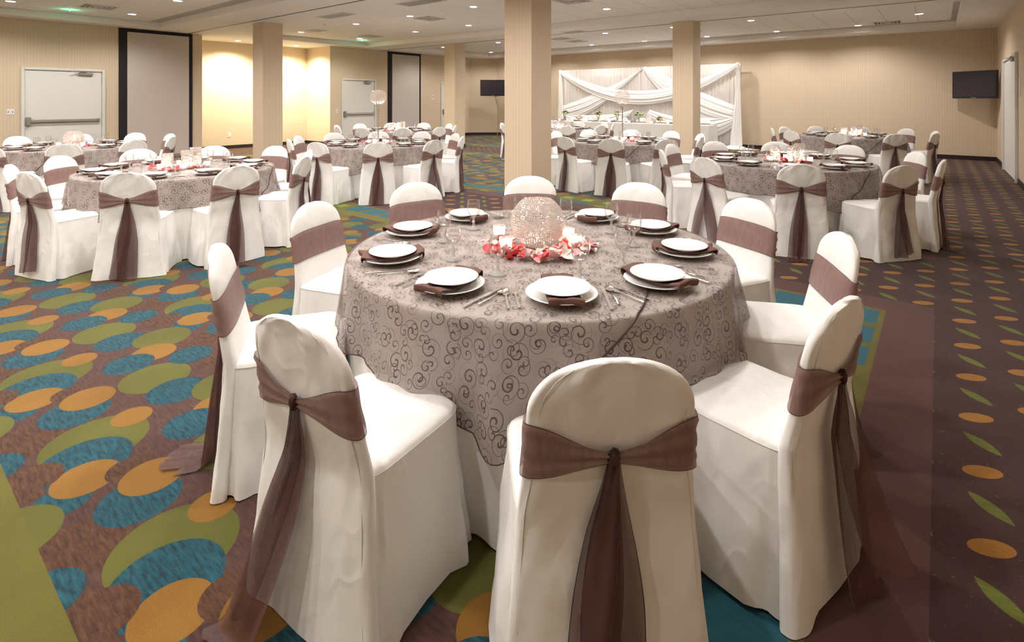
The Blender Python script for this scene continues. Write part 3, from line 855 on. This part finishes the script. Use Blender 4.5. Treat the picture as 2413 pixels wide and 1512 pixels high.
def ov_pt(rho, ph, hg):
    """point of the overlay at cloth distance rho from the centre, direction ph (0 = a corner)"""
    if rho <= RT-.01: 
        return (rho*math.cos(ph), rho*math.sin(ph), ZT+.0075+.0012*math.sin(rho*40+ph*3)*math.sin(ph*11+rho*9))
    s_ = rho-(RT-.01)
    t = min(1.4, s_/.40)
    corner = ((1+math.cos(4*ph))/2)**2
    fold = (.026*math.sin(ph*13+.4)+.020*math.sin(ph*23+1.1)+.012*math.sin(ph*41+2.0))*t
    fold += corner*.045*t*math.cos((math.remainder(ph, PI/2))*16)
    bulge = .014*min(1, s_/.03)
    rad = RT-.002+bulge+.055*t+fold*.9
    rad = max(rad, RT+.010+.012*t)
    return (rad*math.cos(ph), rad*math.sin(ph), ZT+.0075-max(0., s_-.012)*.985)
def make_overlay():
    b = MB(); n = 320
    rhos = [(.001, 0), (.25, 0), (.5, 0), (.7, 0), (.82, 0), (RT-.01, 0)]
    rows = [r for r, _ in rhos]
    vs, uvs, fs = [], [], []
    levels = 6+14
    for k in range(levels):
        for j in range(n):
            ph = 2*PI*j/n
            rho = rows[k] if k < 6 else (RT-.01)+hang(ph)*((k-5)/14)**(1.0 if k > 8 else 1.15)
            vs.append(ov_pt(rho, ph, hang(ph))); uvs.append((rho*math.cos(ph)+.0001, rho*math.sin(ph)+.0001))
    for k in range(levels-1):
        for j in range(n):
            j2 = (j+1) % n; fs.append((k*n+j, k*n+j2, (k+1)*n+j2, (k+1)*n+j))
    b.add(vs, fs, uvs); return b
def make_overlay_hem():
    b = MB(); n = 320
    pts = []
    for j in range(n):
        ph = 2*PI*j/n; pts.append(ov_pt(RT-.01+hang(ph), ph, 0))
    b.tube(pts, .0022, 5, closed=True)
    return b
def make_overlay_seam():
    b = MB(); pts = []
    for i in range(30):
        t = i/29; rho = lerp(.70, .9+.34, t); ph = math.radians(lerp(46, 8, t**.9))
        x, y, z = ov_pt(rho, ph, 0); k = 1.006
        pts.append((x*k, y*k, z+.003))
    b.tube(pts, .0042, 6); return b
und_me = make_undercloth().mesh('tablecloth', M['cloth'], True)
ov_me = make_overlay().mesh('organza_overlay', M['overlay'], True)
hem_me = make_overlay_hem().mesh('hem', M['hem'], True); oseam_me = make_overlay_seam().mesh('rolled_seam', M['hem'], True)
top_me = MB().lathe([(.0001, ZT-.025), (RT-.03, ZT-.025), (RT-.018, ZT-.012), (RT-.02, ZT), (.0001, ZT)], 48).mesh('tabletop', M['wood'], True)
leg_me = MB().tube([(0, 0, ZT-.02), (0, 0, .0)], .014, 8).mesh('leg', M['grey'], True)

# ------------------------------------------------------------------ table ware
pl_big = MB().lathe([(.0001, .008), (.075, .008), (.085, .010), (.120, .021), (.134, .0255), (.1355, .024), (.121, .017), (.085, .004), (.075, .0), (.0001, .0)], 40).mesh('dinner_plate', M['porcelain'], True)
pl_small = MB().lathe([(.0001, .007), (.058, .007), (.068, .009), (.096, .019), (.1065, .022), (.1075, .0205), (.097, .015), (.068, .003), (.058, .0), (.0001, .0)], 40).mesh('salad_plate', M['porcelain'], True)
def make_napkin():
    b = MB(); prof = [(-.130, -.012), (-.136, -.004), (-.138, .005), (-.133, .0105), (-.10, .002), (-.07, -.008), (.0, -.010), (.07, -.008), (.10, .002), (.134, .0115), (.141, .009), (.144, .001), (.142, -.010), (.135, -.017)]
    n = 10
    rings = []
    for (y, z) in prof:
        rings.append([(lerp(-.061, .061, i/n)*(1+.05*abs(y)/.15), y + (.006*math.cos((i/n-.5)*PI*2) if abs(y) > .12 else 0), z+.026+.002*math.sin(i*1.1)) for i in range(n+1)])
    b.loft(rings, closed=False)
    rings2 = [[(x, y, z-.005) for (x, y, z) in r] for r in rings]
    b.loft([list(reversed(r)) for r in rings2], closed=False)
    for side in (0, n):
        b.loft([[r[side], q[side]] for r, q in zip(rings, rings2)], closed=False)
    return b
nap_me = make_napkin().mesh('napkin', M['napkin'], True)
def prism(outline, z0, z1):
    n = len(outline); b = MB()
    b.add([(x, y, z0) for x, y in outline]+[(x, y, z1) for x, y in outline], [tuple(range(n-1, -1, -1)), tuple(range(n, 2*n))]+[(i, (i+1) % n, n+(i+1) % n, n+i) for i in range(n)])
    return b
def make_fork():
    b = MB()
    o = prism([(-.0055, -.095), (.0055, -.095), (.0035, -.02), (.0032, .03), (.011, .045), (.0125, .06), (-.0125, .06), (-.011, .045), (-.0032, .03), (-.0035, -.02)], .002, .0045)
    b.add(o.v, o.f)
    for i in range(4):
        x = -.0105+i*.007; o = prism([(x-.0018, .06), (x+.0018, .06), (x+.001, .1), (x-.001, .1)], .002, .0042); b.add(o.v, o.f)
    return b
def make_spoon():
    b = prism([(-.0055, -.09), (.0055, -.09), (.003, -.02), (.003, .04), (-.003, .04), (-.003, -.02)], .002, .0048)
    rings = []
    for k in range(5):
        s_ = [1, .95, .8, .5, .05][k]; zz = [.007, .0045, .0025, .0012, .0008][k]
        rings.append([(.0185*s_*math.cos(2*PI*j/18), .062+.028*s_*math.sin(2*PI*j/18), zz) for j in range(18)])
    b.loft(rings, False, True); return b
def make_knife():
    b = prism([(-.006, -.11), (.006, -.11), (.005, .0), (.009, .01), (.009, .095), (.004, .115), (-.004, .11), (-.005, .0)], .002, .005); return b
fork_me = make_fork().mesh('fork', M['silver']); spoon_me = make_spoon().mesh('spoon', M['silver'], True); knife_me = make_knife().mesh('knife', M['silver'])
bowl_me = MB().lathe([(.004, .070), (.018, .074), (.031, .088), (.037, .108), (.0375, .130), (.034, .155), (.0325, .163), (.0318, .163), (.0333, .154), (.0365, .130), (.036, .109), (.030, .090), (.018, .077), (.0001, .074)], 28).mesh('bowl', M['glass'], True)
stem_me = MB().lathe([(.0001, .0), (.037, .0), (.038, .003), (.030, .006), (.012, .013), (.0065, .024), (.0065, .035), (.010, .041), (.0062, .047), (.0065, .060), (.013, .070), (.0001, .074)], 14).mesh('stem', M['cut'], False)
# votive candle: fluted glass cup, wax, flame, light
def fl_ring(r, z, n=36, a=.0013): return [((r+a*(1 if j % 2 else -1))*math.cos(2*PI*j/n), (r+a*(1 if j % 2 else -1))*math.sin(2*PI*j/n), z) for j in range(n)]
b = MB(); b.loft([fl_ring(.024, .0), fl_ring(.026, .004), fl_ring(.031, .066), fl_ring(.0325, .068), fl_ring(.0300, .066, a=0), fl_ring(.0245, .006, a=0)], True, True)
vot_me = b.mesh('glass_cup', M['votive'])
wax_me = MB().lathe([(.0001, .006), (.022, .006), (.0235, .028), (.0001, .027)], 18).mesh('wax', M['wax'], True)
flm_me = MB().lathe([(.0001, .030), (.0035, .036), (.0042, .043), (.0022, .052), (.0001, .058)], 8).mesh('flame', M['flame'], True)
vl_d = bpy.data.lights.new('votive_light', 'POINT'); vl_d.energy = 1.5; vl_d.color = (1, .80, .62); vl_d.shadow_soft_size = .012
gl_d = bpy.data.lights.new('globe_light', 'POINT'); gl_d.energy = 2.2; gl_d.color = (1, .82, .68); gl_d.shadow_soft_size = .02
def votive(x, y, z, label, group, s=1.0):
    t = thing('votive_candle', label, 'candle', (x, y, z), random.random()*3, group); t.scale = (s, s, s)
    ob('glass_cup', vot_me, t); ob('wax', wax_me, t); ob('flame', flm_me, t); ob('light', vl_d, t, (0, 0, .044))
# crystal bead pieces
def bead_add(b, c, r, rnd):
    # faceted bead: octahedral bipyramid with six sides
    x, y, z = c; k = rnd.uniform(0, 1); vs = []
    nrm = rnd
    for j in range(6):
        a = 2*PI*(j+k)/6; vs.append((x+r*math.cos(a), y+r*math.sin(a), z+r*.25*(1 if j % 2 else -1)))
    vs += [(x, y, z-r*.95), (x, y, z+r*.95)]
    fs = [(j, (j+1) % 6, 7) for j in range(6)]+[((j+1) % 6, j, 6) for j in range(6)]
    b.add(vs, fs)
def bead_globe(R, rows, seed, zc, fk=.58):
    rnd = random.Random(seed); b = MB(); wr_ = MB()
    for k in range(rows):
        ph = lerp(-1.22, 1.0, k/(rows-1)); rr = R*math.cos(ph); zz = zc+R*math.sin(ph)
        n = max(8, int(2*PI*rr/(R*2.22/(rows-1)*1.0)))
        wr_.tube([((rr-.002)*math.cos(2*PI*j/24), (rr-.002)*math.sin(2*PI*j/24), zz) for j in range(24)], .0011, 4, closed=True)
        for j in range(n):
            a = 2*PI*(j+.5*(k % 2))/n; bead_add(b, (rr*math.cos(a), rr*math.sin(a), zz), R*2.22/(rows-1)*fk*rnd.uniform(.9, 1.05), rnd)
    return b, wr_
def bead_cyl(R, h, seed, pitch=.0125):
    rnd = random.Random(seed); b = MB(); wr_ = MB(); rows = int(h/pitch)
    for k in range(rows+1):
        zz = .008+k*(h-.012)/rows; n = int(2*PI*R/pitch)
        wr_.tube([((R-.002)*math.cos(2*PI*j/20), (R-.002)*math.sin(2*PI*j/20), zz) for j in range(20)], .001, 4, closed=True)
        for j in range(n):
            a = 2*PI*(j+.5*(k % 2))/n; bead_add(b, (R*math.cos(a), R*math.sin(a), zz), pitch*.57, rnd)
    return b, wr_
g1b, g1w = bead_globe(.130, 26, 5, .122); g1b_me = g1b.mesh('crystal_beads', M['crystal']); g1w_me = g1w.mesh('wire_frame', M['wire'], True)
g2b, g2w = bead_globe(.130, 16, 6, .122, .47); g2b_me = g2b.mesh('crystal_beads', M['crystal']); g2w_me = g2w.mesh('wire_frame', M['wire'], True)
cyl_me = {}
for h_ in (.165, .215, .19):
    cb, cw = bead_cyl(.052, h_, 9); cyl_me[h_] = (cb.mesh('crystal_beads', M['crystal']), cw.mesh('wire_frame', M['wire'], True))
base_me = MB().lathe([(.0001, .0), (.050, .0), (.052, .005), (.0001, .006)], 20).mesh('base_disc', M['wire'], True)
tl_me = MB().lathe([(.0001, .006), (.02, .006), (.021, .024), (.0001, .022)], 16).mesh('tealight', M['wax'], True)
def globe(x, y, z, label, hi=False, tall=0.):
    t = thing('crystal_globe', label, 'candle holder', (x, y, z), 0, 'crystal bead globe candle holders')
    zo = tall
    if tall:
        prof = [(.0001, 0), (.075, 0), (.078, .008), (.06, .014), (.03, .022), (.012, .05), (.018, .065), (.011, .08)]
        zz = .08
        while zz < tall-.11:
            prof += [(.0075, zz+.005), (.0115, zz+.02), (.0115, zz+.035), (.0075, zz+.05)]; zz += .05
        prof += [(.010, tall-.10), (.02, tall-.09), (.010, tall-.075), (.022, tall-.03), (.042, tall-.005), (.045, tall)]
        MB().lathe(prof, 16).build('stem', M['wire'], t, True)
    bm, wm = (g1b_me, g1w_me) if hi else (g2b_me, g2w_me)
    o = ob('crystal_beads', bm, t, (0, 0, zo)); o['kind'] = 'stuff'
    ob('wire_frame', wm, t, (0, 0, zo)); ob('base_disc', base_me, t, (0, 0, zo)); c = ob('tealight', tl_me, t, (0, 0, zo)); ob('flame', flm_me, c, (0, 0, -.004))
    ob('light', gl_d, t, (0, 0, zo+.07))
def cyl(x, y, z, h, label):
    t = thing('crystal_cylinder', label, 'candle holder', (x, y, z), 0, 'crystal bead cylinder candle holders')
    o = ob('crystal_beads', cyl_me[h][0], t); o['kind'] = 'stuff'
    ob('wire_frame', cyl_me[h][1], t); ob('base_disc', base_me, t); c = ob('tealight', tl_me, t); ob('flame', flm_me, c, (0, 0, -.004))
    ob('light', gl_d, t, (0, 0, .07))
# petals
def petal_mesh(seed, mat):
    rnd = random.Random(seed); k1, k2 = rnd.uniform(.5, 1.4), rnd.uniform(-.6, .9)
    def fn(u, v):
        x = (u-.5)*2; y = v
        wd = .024*math.sqrt(max(.03, math.sin(PI*min(1, .12+v*.80))))
        return (x*wd, (y-.5)*.052, .004+.013*k1*x*x*(.4+v)+.012*k2*(v-.4)**2+.003*math.sin(x*4+v*5+seed))
    b = MB(); b.grid(fn, 6, 6); return b.mesh('rose_petal', mat, True)
PET = [(petal_mesh(i, M[c]), c) for i, c in enumerate(['red', 'red', 'pink', 'red', 'pink', 'pale', 'pale', 'pale'])]
def petals(cx_, cy_, z, n, r0, r1, seed, where, sc=1.0, arcs=None):
    rnd = random.Random(seed)
    for i in range(n):
        a = rnd.uniform(0, 2*PI) if not arcs else math.radians(rnd.choice(arcs)+rnd.gauss(0, 17))
        r = rnd.uniform(r0, r1); me, c = rnd.choice(PET)
        lab = {'red': 'red', 'pink': 'coral pink', 'pale': 'pale cream'}[c]
        o = ob('rose_petal', me, None, (cx_+r*math.cos(a), cy_+r*math.sin(a), z+.003+rnd.uniform(0, .016 if n > 50 else .010)))
        o.rotation_euler = (rnd.gauss(0, .3), rnd.gauss(0, .3), rnd.uniform(0, 6.3)); s = rnd.uniform(.75, 1.25)*sc; o.scale = (s, s, s)
        side = ['right of', 'behind', 'left of', 'in front of'][int(((math.degrees(a)-math.degrees(math.atan2(cy_, cx_))+90+45) % 360)//90)]
        tag(o, '%s rose petal %s the centrepiece, %s' % (lab, side, where), 'petal', 'rose petals on the ' + where)

ZC = ZT+.0085          # top of the overlay
CAM2 = Vector((0, 0))
def seat_word(cx_, cy_, ang):
    toward = math.degrees(math.atan2(-cy_, -cx_))
    a = (ang-toward+180) % 360-180           # + is counter-clockwise seen from above = to the right in the photo
    k = round(a/36)
    return {0: 'nearest', 1: 'near-right', 2: 'right', 3: 'far-right', 4: 'back-right', 5: 'farthest', -5: 'farthest', -1: 'near-left', -2: 'left', -3: 'far-left', -4: 'back-left'}[k]
TABLES = [
  dict(n='nearest table with crystal globe', c=(-1.58, 2.19), seats=[(-47, 1.46), (-83, 1.43), (-122, 1.45), (-161, 1.40), (163, 1.50), (128, 1.56), (95, 1.47), (62, 1.47), (27, 1.41), (-12, 1.40)], rot=-62, cut=True, kind='globe'),
  dict(n='left table with crystal cylinders', c=(-6.37, 2.27), off=0, R=1.36, rot=20, cut=True, kind='cyl'),
  dict(n='far left table by the exit door', c=(-10.7, 2.3), off=20, R=1.38, rot=-50, cut=False, kind='globe'),
  dict(n='left table with tall globe', c=(-7.35, 5.62), off=-2, R=1.42, rot=-62, cut=False, kind='tall'),
  dict(n='table behind the left tall globe', c=(-10.15, 8.3), off=2, R=1.44, rot=10, cut=False, kind='cyl'),
  dict(n='table with tall globe before drape', c=(-4.42, 8.72), off=-34, R=1.40, rot=-75, cut=False, kind='tall'),
  dict(n='right table with crystal cylinders', c=(-1.42, 7.03), off=-2, R=1.47, rot=-50, cut=True, kind='cyl'),
  dict(n='far right table by tan wall', c=(-1.4, 12.85), off=16, R=1.46, rot=-80, cut=False, kind='cyl'),
  dict(n='table just before white head table', c=(-7.7, 11.5), off=26, R=1.46, rot=0, cut=False, kind='cyl'),
]
rr = random.Random(77)
for ti, T in enumerate(TABLES):
    cx_, cy_ = T['c']; nm = T['n']
    t = thing('round_table', 'round banquet table under cloths, ' + nm, 'table', (cx_, cy_, 0), rr.random(), 'round banquet tables')
    ob('tabletop', top_me, t)
    for k in range(4): ob('leg', leg_me, t, (.55*math.cos(PI/4+k*PI/2), .55*math.sin(PI/4+k*PI/2), 0))
    tag(ob('tablecloth', und_me, None, (cx_, cy_, 0), ti*1.3), 'white floor length tablecloth, ' + nm, 'tablecloth', 'white round tablecloths')
    o = tag(ob('organza_overlay', ov_me, None, (cx_, cy_, 0), math.radians(T['rot'])), 'brown embroidered organza overlay, ' + nm, 'tablecloth', 'brown organza overlays')
    ob('hem', hem_me, o); ob('rolled_seam', oseam_me, o)
    seats = T.get('seats') or [(T['off']+36*k, T['R']*rr.uniform(.985, 1.02)) for k in range(10)]
    used = set()
    for si, (ang, R) in enumerate(seats):
        wd_ = seat_word(cx_, cy_, ang)
        if wd_ in used: wd_ = 'other ' + wd_
        used.add(wd_)
        if ti == 0: tails = [2, 7, 4, 1, 0, 0, 0, 1, 3, 6][si]; turn = 0
        else: tails = rr.randrange(6); turn = rr.uniform(-4, 4)
        chair(cx_, cy_, ang, R, rr.randrange(4), tails, 'white covered chair with brown sash, %s seat, %s' % (wd_, nm), 'chairs around the round tables', turn)
        a = math.radians(ang); rp = RT-.20+rr.uniform(-.01, .01)
        X, Y = cx_+rp*math.cos(a), cy_+rp*math.sin(a); rz = a+PI/2
        place = '%s place, %s' % (wd_, nm)
        tag(ob('dinner_plate', pl_big, None, (X, Y, ZC), rz), 'white dinner plate, ' + place, 'plate', 'dinner plates')
        tag(ob('napkin', nap_me, None, (X, Y, ZC+.009), rz+rr.uniform(-.06, .06)), 'brown folded napkin between plates, ' + place, 'napkin', 'brown napkins')
        tag(ob('salad_plate', pl_small, None, (X+rr.uniform(-.006, .006), Y+rr.uniform(-.006, .006), ZC+.0265), rz), 'smaller white plate on top, ' + place, 'plate', 'salad plates')
        ga = a+math.radians(10+rr.uniform(-3, 3)); gr = .475+rr.uniform(-.02, .04)
        t = thing('goblet', 'clear glass water goblet, ' + place, 'glass', (cx_+gr*math.cos(ga), cy_+gr*math.sin(ga), ZC), rr.random()*3, 'water goblets')
        ob('bowl', bowl_me, t); ob('stem', stem_me, t)
        if T['cut']:
            u = Vector((-math.sin(a), math.cos(a)))       # sitter's right
            d = Vector((math.cos(a), math.sin(a)))
            for (nm_, me, off_, rad, lab) in (('fork', fork_me, -.205, .0, 'outer silver fork, '), ('fork', fork_me, -.168, -.005, 'inner silver fork, '), ('knife', knife_me, .165, .02, 'silver knife, '), ('spoon', spoon_me, .198, -.005, 'silver spoon, ')):
                q = u*off_ + d*(rp+rad)
                tag(ob(nm_, me, None, (cx_+q.x, cy_+q.y, ZC), rz+rr.uniform(-.08, .08)), lab + place, nm_, 'silver cutlery')
    # centrepiece
    if T['kind'] == 'globe':
        globe(cx_, cy_+.0, ZC, 'low crystal bead globe glowing on the ' + nm, ti == 0)
        vs = [(-178, .245), (-111, .185), (72, .20), (25, .19)] if ti == 0 else [(-120, .2), (20, .2), (80, .2)]
    elif T['kind'] == 'tall':
        globe(cx_, cy_, ZC, 'crystal globe on a tall stem on the ' + nm, False, .66)
        vs = [(-140, .15), (-60, .15), (20, .16), (100, .15), (160, .17)]
    else:
        d0 = math.atan2(-cy_, -cx_)
        for (da, r_c, h_, lb) in ((-95, .115, .165, 'shorter left'), (70, .07, .19, 'middle'), (105, .15, .215, 'taller right')):
            a = d0+math.radians(da); cyl(cx_+r_c*math.cos(a), cy_+r_c*math.sin(a), ZC, h_, lb + ' crystal bead cylinder on the ' + nm)
        vs = [(math.degrees(d0)-60, .2), (math.degrees(d0)+10, .16), (math.degrees(d0)+85, .25), (math.degrees(d0)+180, .2)]
    for k, (av, rv) in enumerate(vs):
        votive(cx_+rv*math.cos(math.radians(av)), cy_+rv*math.sin(math.radians(av)), ZC, '%s lit votive candle in fluted glass, %s' % (['first', 'second', 'third', 'fourth', 'fifth'][k], nm), 'lit votive candles')
    if ti == 0: petals(cx_, cy_, ZC, 96, .135, .285, 4, nm, 1.0, [-178, -130, -95, -75, -50, -30, -10, 10, 25, 45, 70, 100])
    else: petals(cx_, cy_, ZC, 30 if T['cut'] else 22, .12, .27, 40+ti, nm, 1.15)

# ------------------------------------------------------------------ white drape backdrop
DX0, DX1, DH, DY = -11.3, -4.72, 2.62, 17.16
bd = thing('drape_backdrop', 'white voile backdrop with crossing swags against the back wall', 'drapery', ((DX0+DX1)/2, DY, 0))
HW = (DX1-DX0)/2
b = MB()
for sx in (-HW+.03, 0, HW-.03): b.tube([(sx, .06, 0), (sx, .06, DH-.02)], .02, 8); b.box(sx-.2, sx+.2, -.12, .24, 0, .012)
b.tube([(-HW, .06, DH-.03), (HW, .06, DH-.03)], .018, 8); b.build('pipe_frame', M['grey'], bd)
def drape_panel(x0, x1, seed):
    rnd = random.Random(seed); p = [rnd.uniform(0, 6.3) for _ in range(4)]
    nu = int((x1-x0)/.016)
    def fn(u, v):
        x = lerp(x0, x1, u); z = lerp(.01, DH, v); k = 1-.35*v
        y = .02*math.sin(x*52+p[0]+.8*math.sin(x*3))*k+.013*math.sin(x*97+p[1]+v)*k
        return (x+.012*math.sin(x*31+v*2), y, z)
    q = MB(); q.grid(fn, nu, 8); q.build('drape_panel', M['voile'], bd, True)
for i in range(4): drape_panel(-HW+i*HW/2, -HW+(i+1)*HW/2, 60+i)
def swag(ctrl, w0, w1, w2, sag, seed, yo, nm='swag', folds=7):
    """ctrl: start (x,z), end (x,z); widths across at start, middle, end"""
    rnd = random.Random(seed); p = rnd.uniform(0, 6.3)
    (xa, za), (xb, zb) = ctrl
    def fn(u, v):
        wd_ = w0*(1-u)**2+2*w1*u*(1-u)*1.35+w2*u*u
        x = lerp(xa, xb, u); zc = lerp(za, zb, u)-sag*4*u*(1-u)
        slope = (zb-za)-sag*4*(1-2*u); L = math.hypot(xb-xa, slope); nx, nz = -slope/L, (xb-xa)/L
        s_ = (v-.5)*wd_
        y = -yo-.05*math.sin(PI*v)-(.006*math.sin(v*folds*PI*2+p+u*2)+.007*math.sin(v*folds*3.3+p*2-u*3))*min(1, wd_/.25)
        return (x+nx*s_, y, zc+nz*s_*math.copysign(1, xb-xa))
    q = MB(); q.grid(fn, 48, 36); return q.build(nm, M['swag'], bd, True)
swag(((-HW+.02, DH-.03), (HW-.02, DH-.02)), .12, .60, .12, 1.02, 1, .10, folds=5)
swag(((.12, DH-.03), (-HW+.12, 1.02)), .14, .85, .60, .26, 2, .05, folds=7)
swag(((.16, DH-.03), (HW-.10, .98)), .14, .85, .60, .26, 3, .05, folds=7)
swag(((.3, 1.05), (HW-.10, .92)), .3, .9, .28, .42, 4, .07, folds=9)
swag(((-.3, 1.05), (-HW+.12, .92)), .3, .9, .28, .42, 5, .07, folds=9)
for sx, nm_ in ((-HW, 'edge_fall'), (HW, 'edge_fall')):
    sg = math.copysign(1, sx)
    def fn(u, v, sx=sx, sg=sg):
        z = lerp(.0, DH, v); wd_ = lerp(.34, .09, smooth01(v)**.8) if sg > 0 else lerp(.36, .10, v)
        x = sx - sg*.02 + sg*(.10*(1-v)) - sg*wd_*(u)
        return (x, -.11-.04*math.sin(PI*u)-.018*math.sin(u*19)-.10*(1-v)**3*u, max(.006, z))
    q = MB(); q.grid(fn, 30, 24); q.build(nm_, M['swag'], bd, True)
def fnp(u, v):
    a = PI*u; r = .10+.5*v
    return (HW-.15+1.15*r*math.cos(a), -.10-.7*r*math.sin(a), .10*(1-v)**2+.008+.010*math.sin(u*30+v*8)**2)
q = MB(); q.grid(fnp, 40, 8); q.build('floor_puddle', M['swag'], bd, True)

# ------------------------------------------------------------------ head table
HX0, HX1, HY0, HY1 = -11.0, -5.12, 15.42, 16.15
t = thing('head_table', 'long banquet table before the white backdrop', 'table', ((HX0+HX1)/2, (HY0+HY1)/2, 0))
hl, hd = (HX1-HX0)/2, (HY1-HY0)/2
for k in range(3):
    MB().bev(-hl+k*2*hl/3+.004, -hl+(k+1)*2*hl/3-.004, -hd, hd, ZT-.03, ZT-.004, .004).build('tabletop', M['wood'], t)
    for sx in (.25, 2*hl/3-.25):
        MB().tube([(-hl+k*2*hl/3+sx, -hd+.08, ZT-.03), (-hl+k*2*hl/3+sx, -hd+.08, 0)], .014, 8).build('leg', M['grey'], t, True)
def fnh(u, v):
    # wraps around front and both short sides
    per = 2*hl+4*hd; s_ = u*per
    t_ = 1-v; fo = .022*t_**1.2*(math.sin(s_*9)+.6*math.sin(s_*17+1)+.4*math.sin(s_*31))
    if s_ < 2*hd: x, y = -hl-.012-fo-.02*t_, hd-s_
    elif s_ < 2*hd+2*hl: x, y = -hl+(s_-2*hd), -hd-.012-fo-.02*t_
    else: x, y = hl+.012+fo+.02*t_, -hd+(s_-2*hd-2*hl)
    return (x, y, lerp(.01, ZT+.002, v))
hc = MB(); hc.grid(fnh, 420, 8); hc.box(-hl-.012, hl+.012, -hd-.012, hd+.012, ZT-.002, ZT+.003)
tag(hc.build('head_tablecloth', M['cloth'], None, True, ((HX0+HX1)/2, (HY0+HY1)/2, 0)), 'long white tablecloth on the head table', 'tablecloth')
ords = ['first', 'second', 'third', 'fourth', 'fifth', 'sixth', 'seventh', 'eighth', 'ninth', 'tenth', 'eleventh', 'twelfth']
for k in range(8):
    X = HX1-.55-k*.69
    chair(X, 15.4, 90, 1.30, k, 0, 'white covered chair, %s from right, behind head table' % ords[k], 'chairs behind the head table', rr.uniform(-5, 5))
    tag(ob('dinner_plate', pl_big, None, (X, HY1-.2, ZT+.004), 0), 'white dinner plate, %s from right, on the head table' % ords[k], 'plate', 'head table plates')
    tag(ob('napkin', nap_me, None, (X, HY1-.2, ZT+.013), 0), 'brown napkin, %s from right, on the head table' % ords[k], 'napkin', 'head table napkins')
    g_ = thing('goblet', 'clear goblet, %s from right, on the head table' % ords[k], 'glass', (X-.16, HY1-.42, ZT+.004), 0, 'head table goblets'); ob('bowl', bowl_me, g_); ob('stem', stem_me, g_)
HYV = HY0+.12
def at_head(px):
    k = (px-1206.5)/F_PX; fw = HYV/(SN*k+CS); return (CS*k-SN)*fw
for i, px in enumerate([1320, 1338, 1350, 1376, 1384, 1436, 1471, 1483, 1537, 1573]):
    votive(at_head(px), HYV-.05+.04*(i % 2), ZT+.004, '%s lit votive from left along the head table' % ords[i], 'lit votive candles', 1.15)
# lit framed card
t = thing('framed_card', 'small upright pink card lit by a candle on head table', 'card', (at_head(1527), HYV+.06, ZT+.004), .1)
MB().bev(-.08, .08, -.006, .006, 0, .215, .003).build('frame', M['card'], t); MB().box(-.065, .065, -.008, -.005, .02, .195).build('sheet', M['pale'], t)
# bouquets
def bouquet(x, y, label, seed, mats, s=1.0, vase=True):
    rnd = random.Random(seed); t = thing('bouquet', label, 'flowers', (x, y, ZT+.004), 0, 'small bouquets on the head table'); t.scale = (s, s, s)
    if vase: MB().lathe([(.0001, 0), (.03, 0), (.032, .01), (.026, .05), (.032, .11), (.030, .11), (.024, .05), (.0001, .012)], 16).build('vase', M['glass'], t, True)
    z0 = .17 if vase else .07
    b = MB()
    for i in range(7):
        a = rnd.uniform(0, 6.3); b.tube([(0, 0, .02), (.01*math.cos(a), .01*math.sin(a), .1), (.05*math.cos(a), .05*math.sin(a), z0)], .003, 5)
    b.build('stems', M['leaf'], t, True)
    for i in range(13):
        a = rnd.uniform(0, 6.3); e = rnd.uniform(-.2, 1.4); r = .068
        c = (r*math.cos(a)*math.cos(e), r*math.sin(a)*math.cos(e), z0+.02+r*.8*math.sin(e)); q = rnd.uniform(.02, .03); b = MB()
        for (k, rr_) in ((0, .3), (1, .85), (2, 1.0), (3, .7), (4, .2)):
            pass
        b.loft([[(c[0]+q*f*math.cos(2*PI*j/10)*(1+.18*(j % 2)), c[1]+q*f*math.sin(2*PI*j/10)*(1+.18*(j % 2)), c[2]+q*g) for j in range(10)] for f, g in ((.3, -.7), (.9, -.3), (1., .2), (.75, .55), (.55, .35), (.15, .5))], True, True)
        b.build('bloom', M[rnd.choice(mats)], t)
    for i in range(8):
        a = 6.28*i/8; L = .09
        b = MB(); b.add([(.03*math.cos(a), .03*math.sin(a), z0-.01), (L*.7*math.cos(a+.25), L*.7*math.sin(a+.25), z0+.02), (L*math.cos(a)*1.1, L*math.sin(a)*1.1, z0-.005+.03*(i % 3)), (L*.7*math.cos(a-.25), L*.7*math.sin(a-.25), z0+.02)], [(0, 1, 2, 3)])
        b.build('leaf', M['leaf'], t)
for (px, lab, mats, vase) in ((1328, 'leftmost green bouquet in glass vase on head table', ['bloom', 'leaf', 'leaf'], True), (1406, 'second bouquet from left in vase on head table', ['bloom', 'leaf', 'bloom2'], True),
                        (1451, 'third bouquet from left in vase on head table', ['bloom', 'leaf', 'bloom'], True), (1502, 'fourth bouquet from left in vase on head table', ['bloom', 'bloom', 'leaf'], True),
                        (1553, 'low peach bouquet near the drape column on head table', ['bloom2', 'leaf', 'bloom2'], False), (1360, 'low pale bouquet between first two vases on head table', ['pale', 'pink', 'pale'], False)):
    bouquet(at_head(px), HYV+.10, lab, px, mats, 1.45, vase)
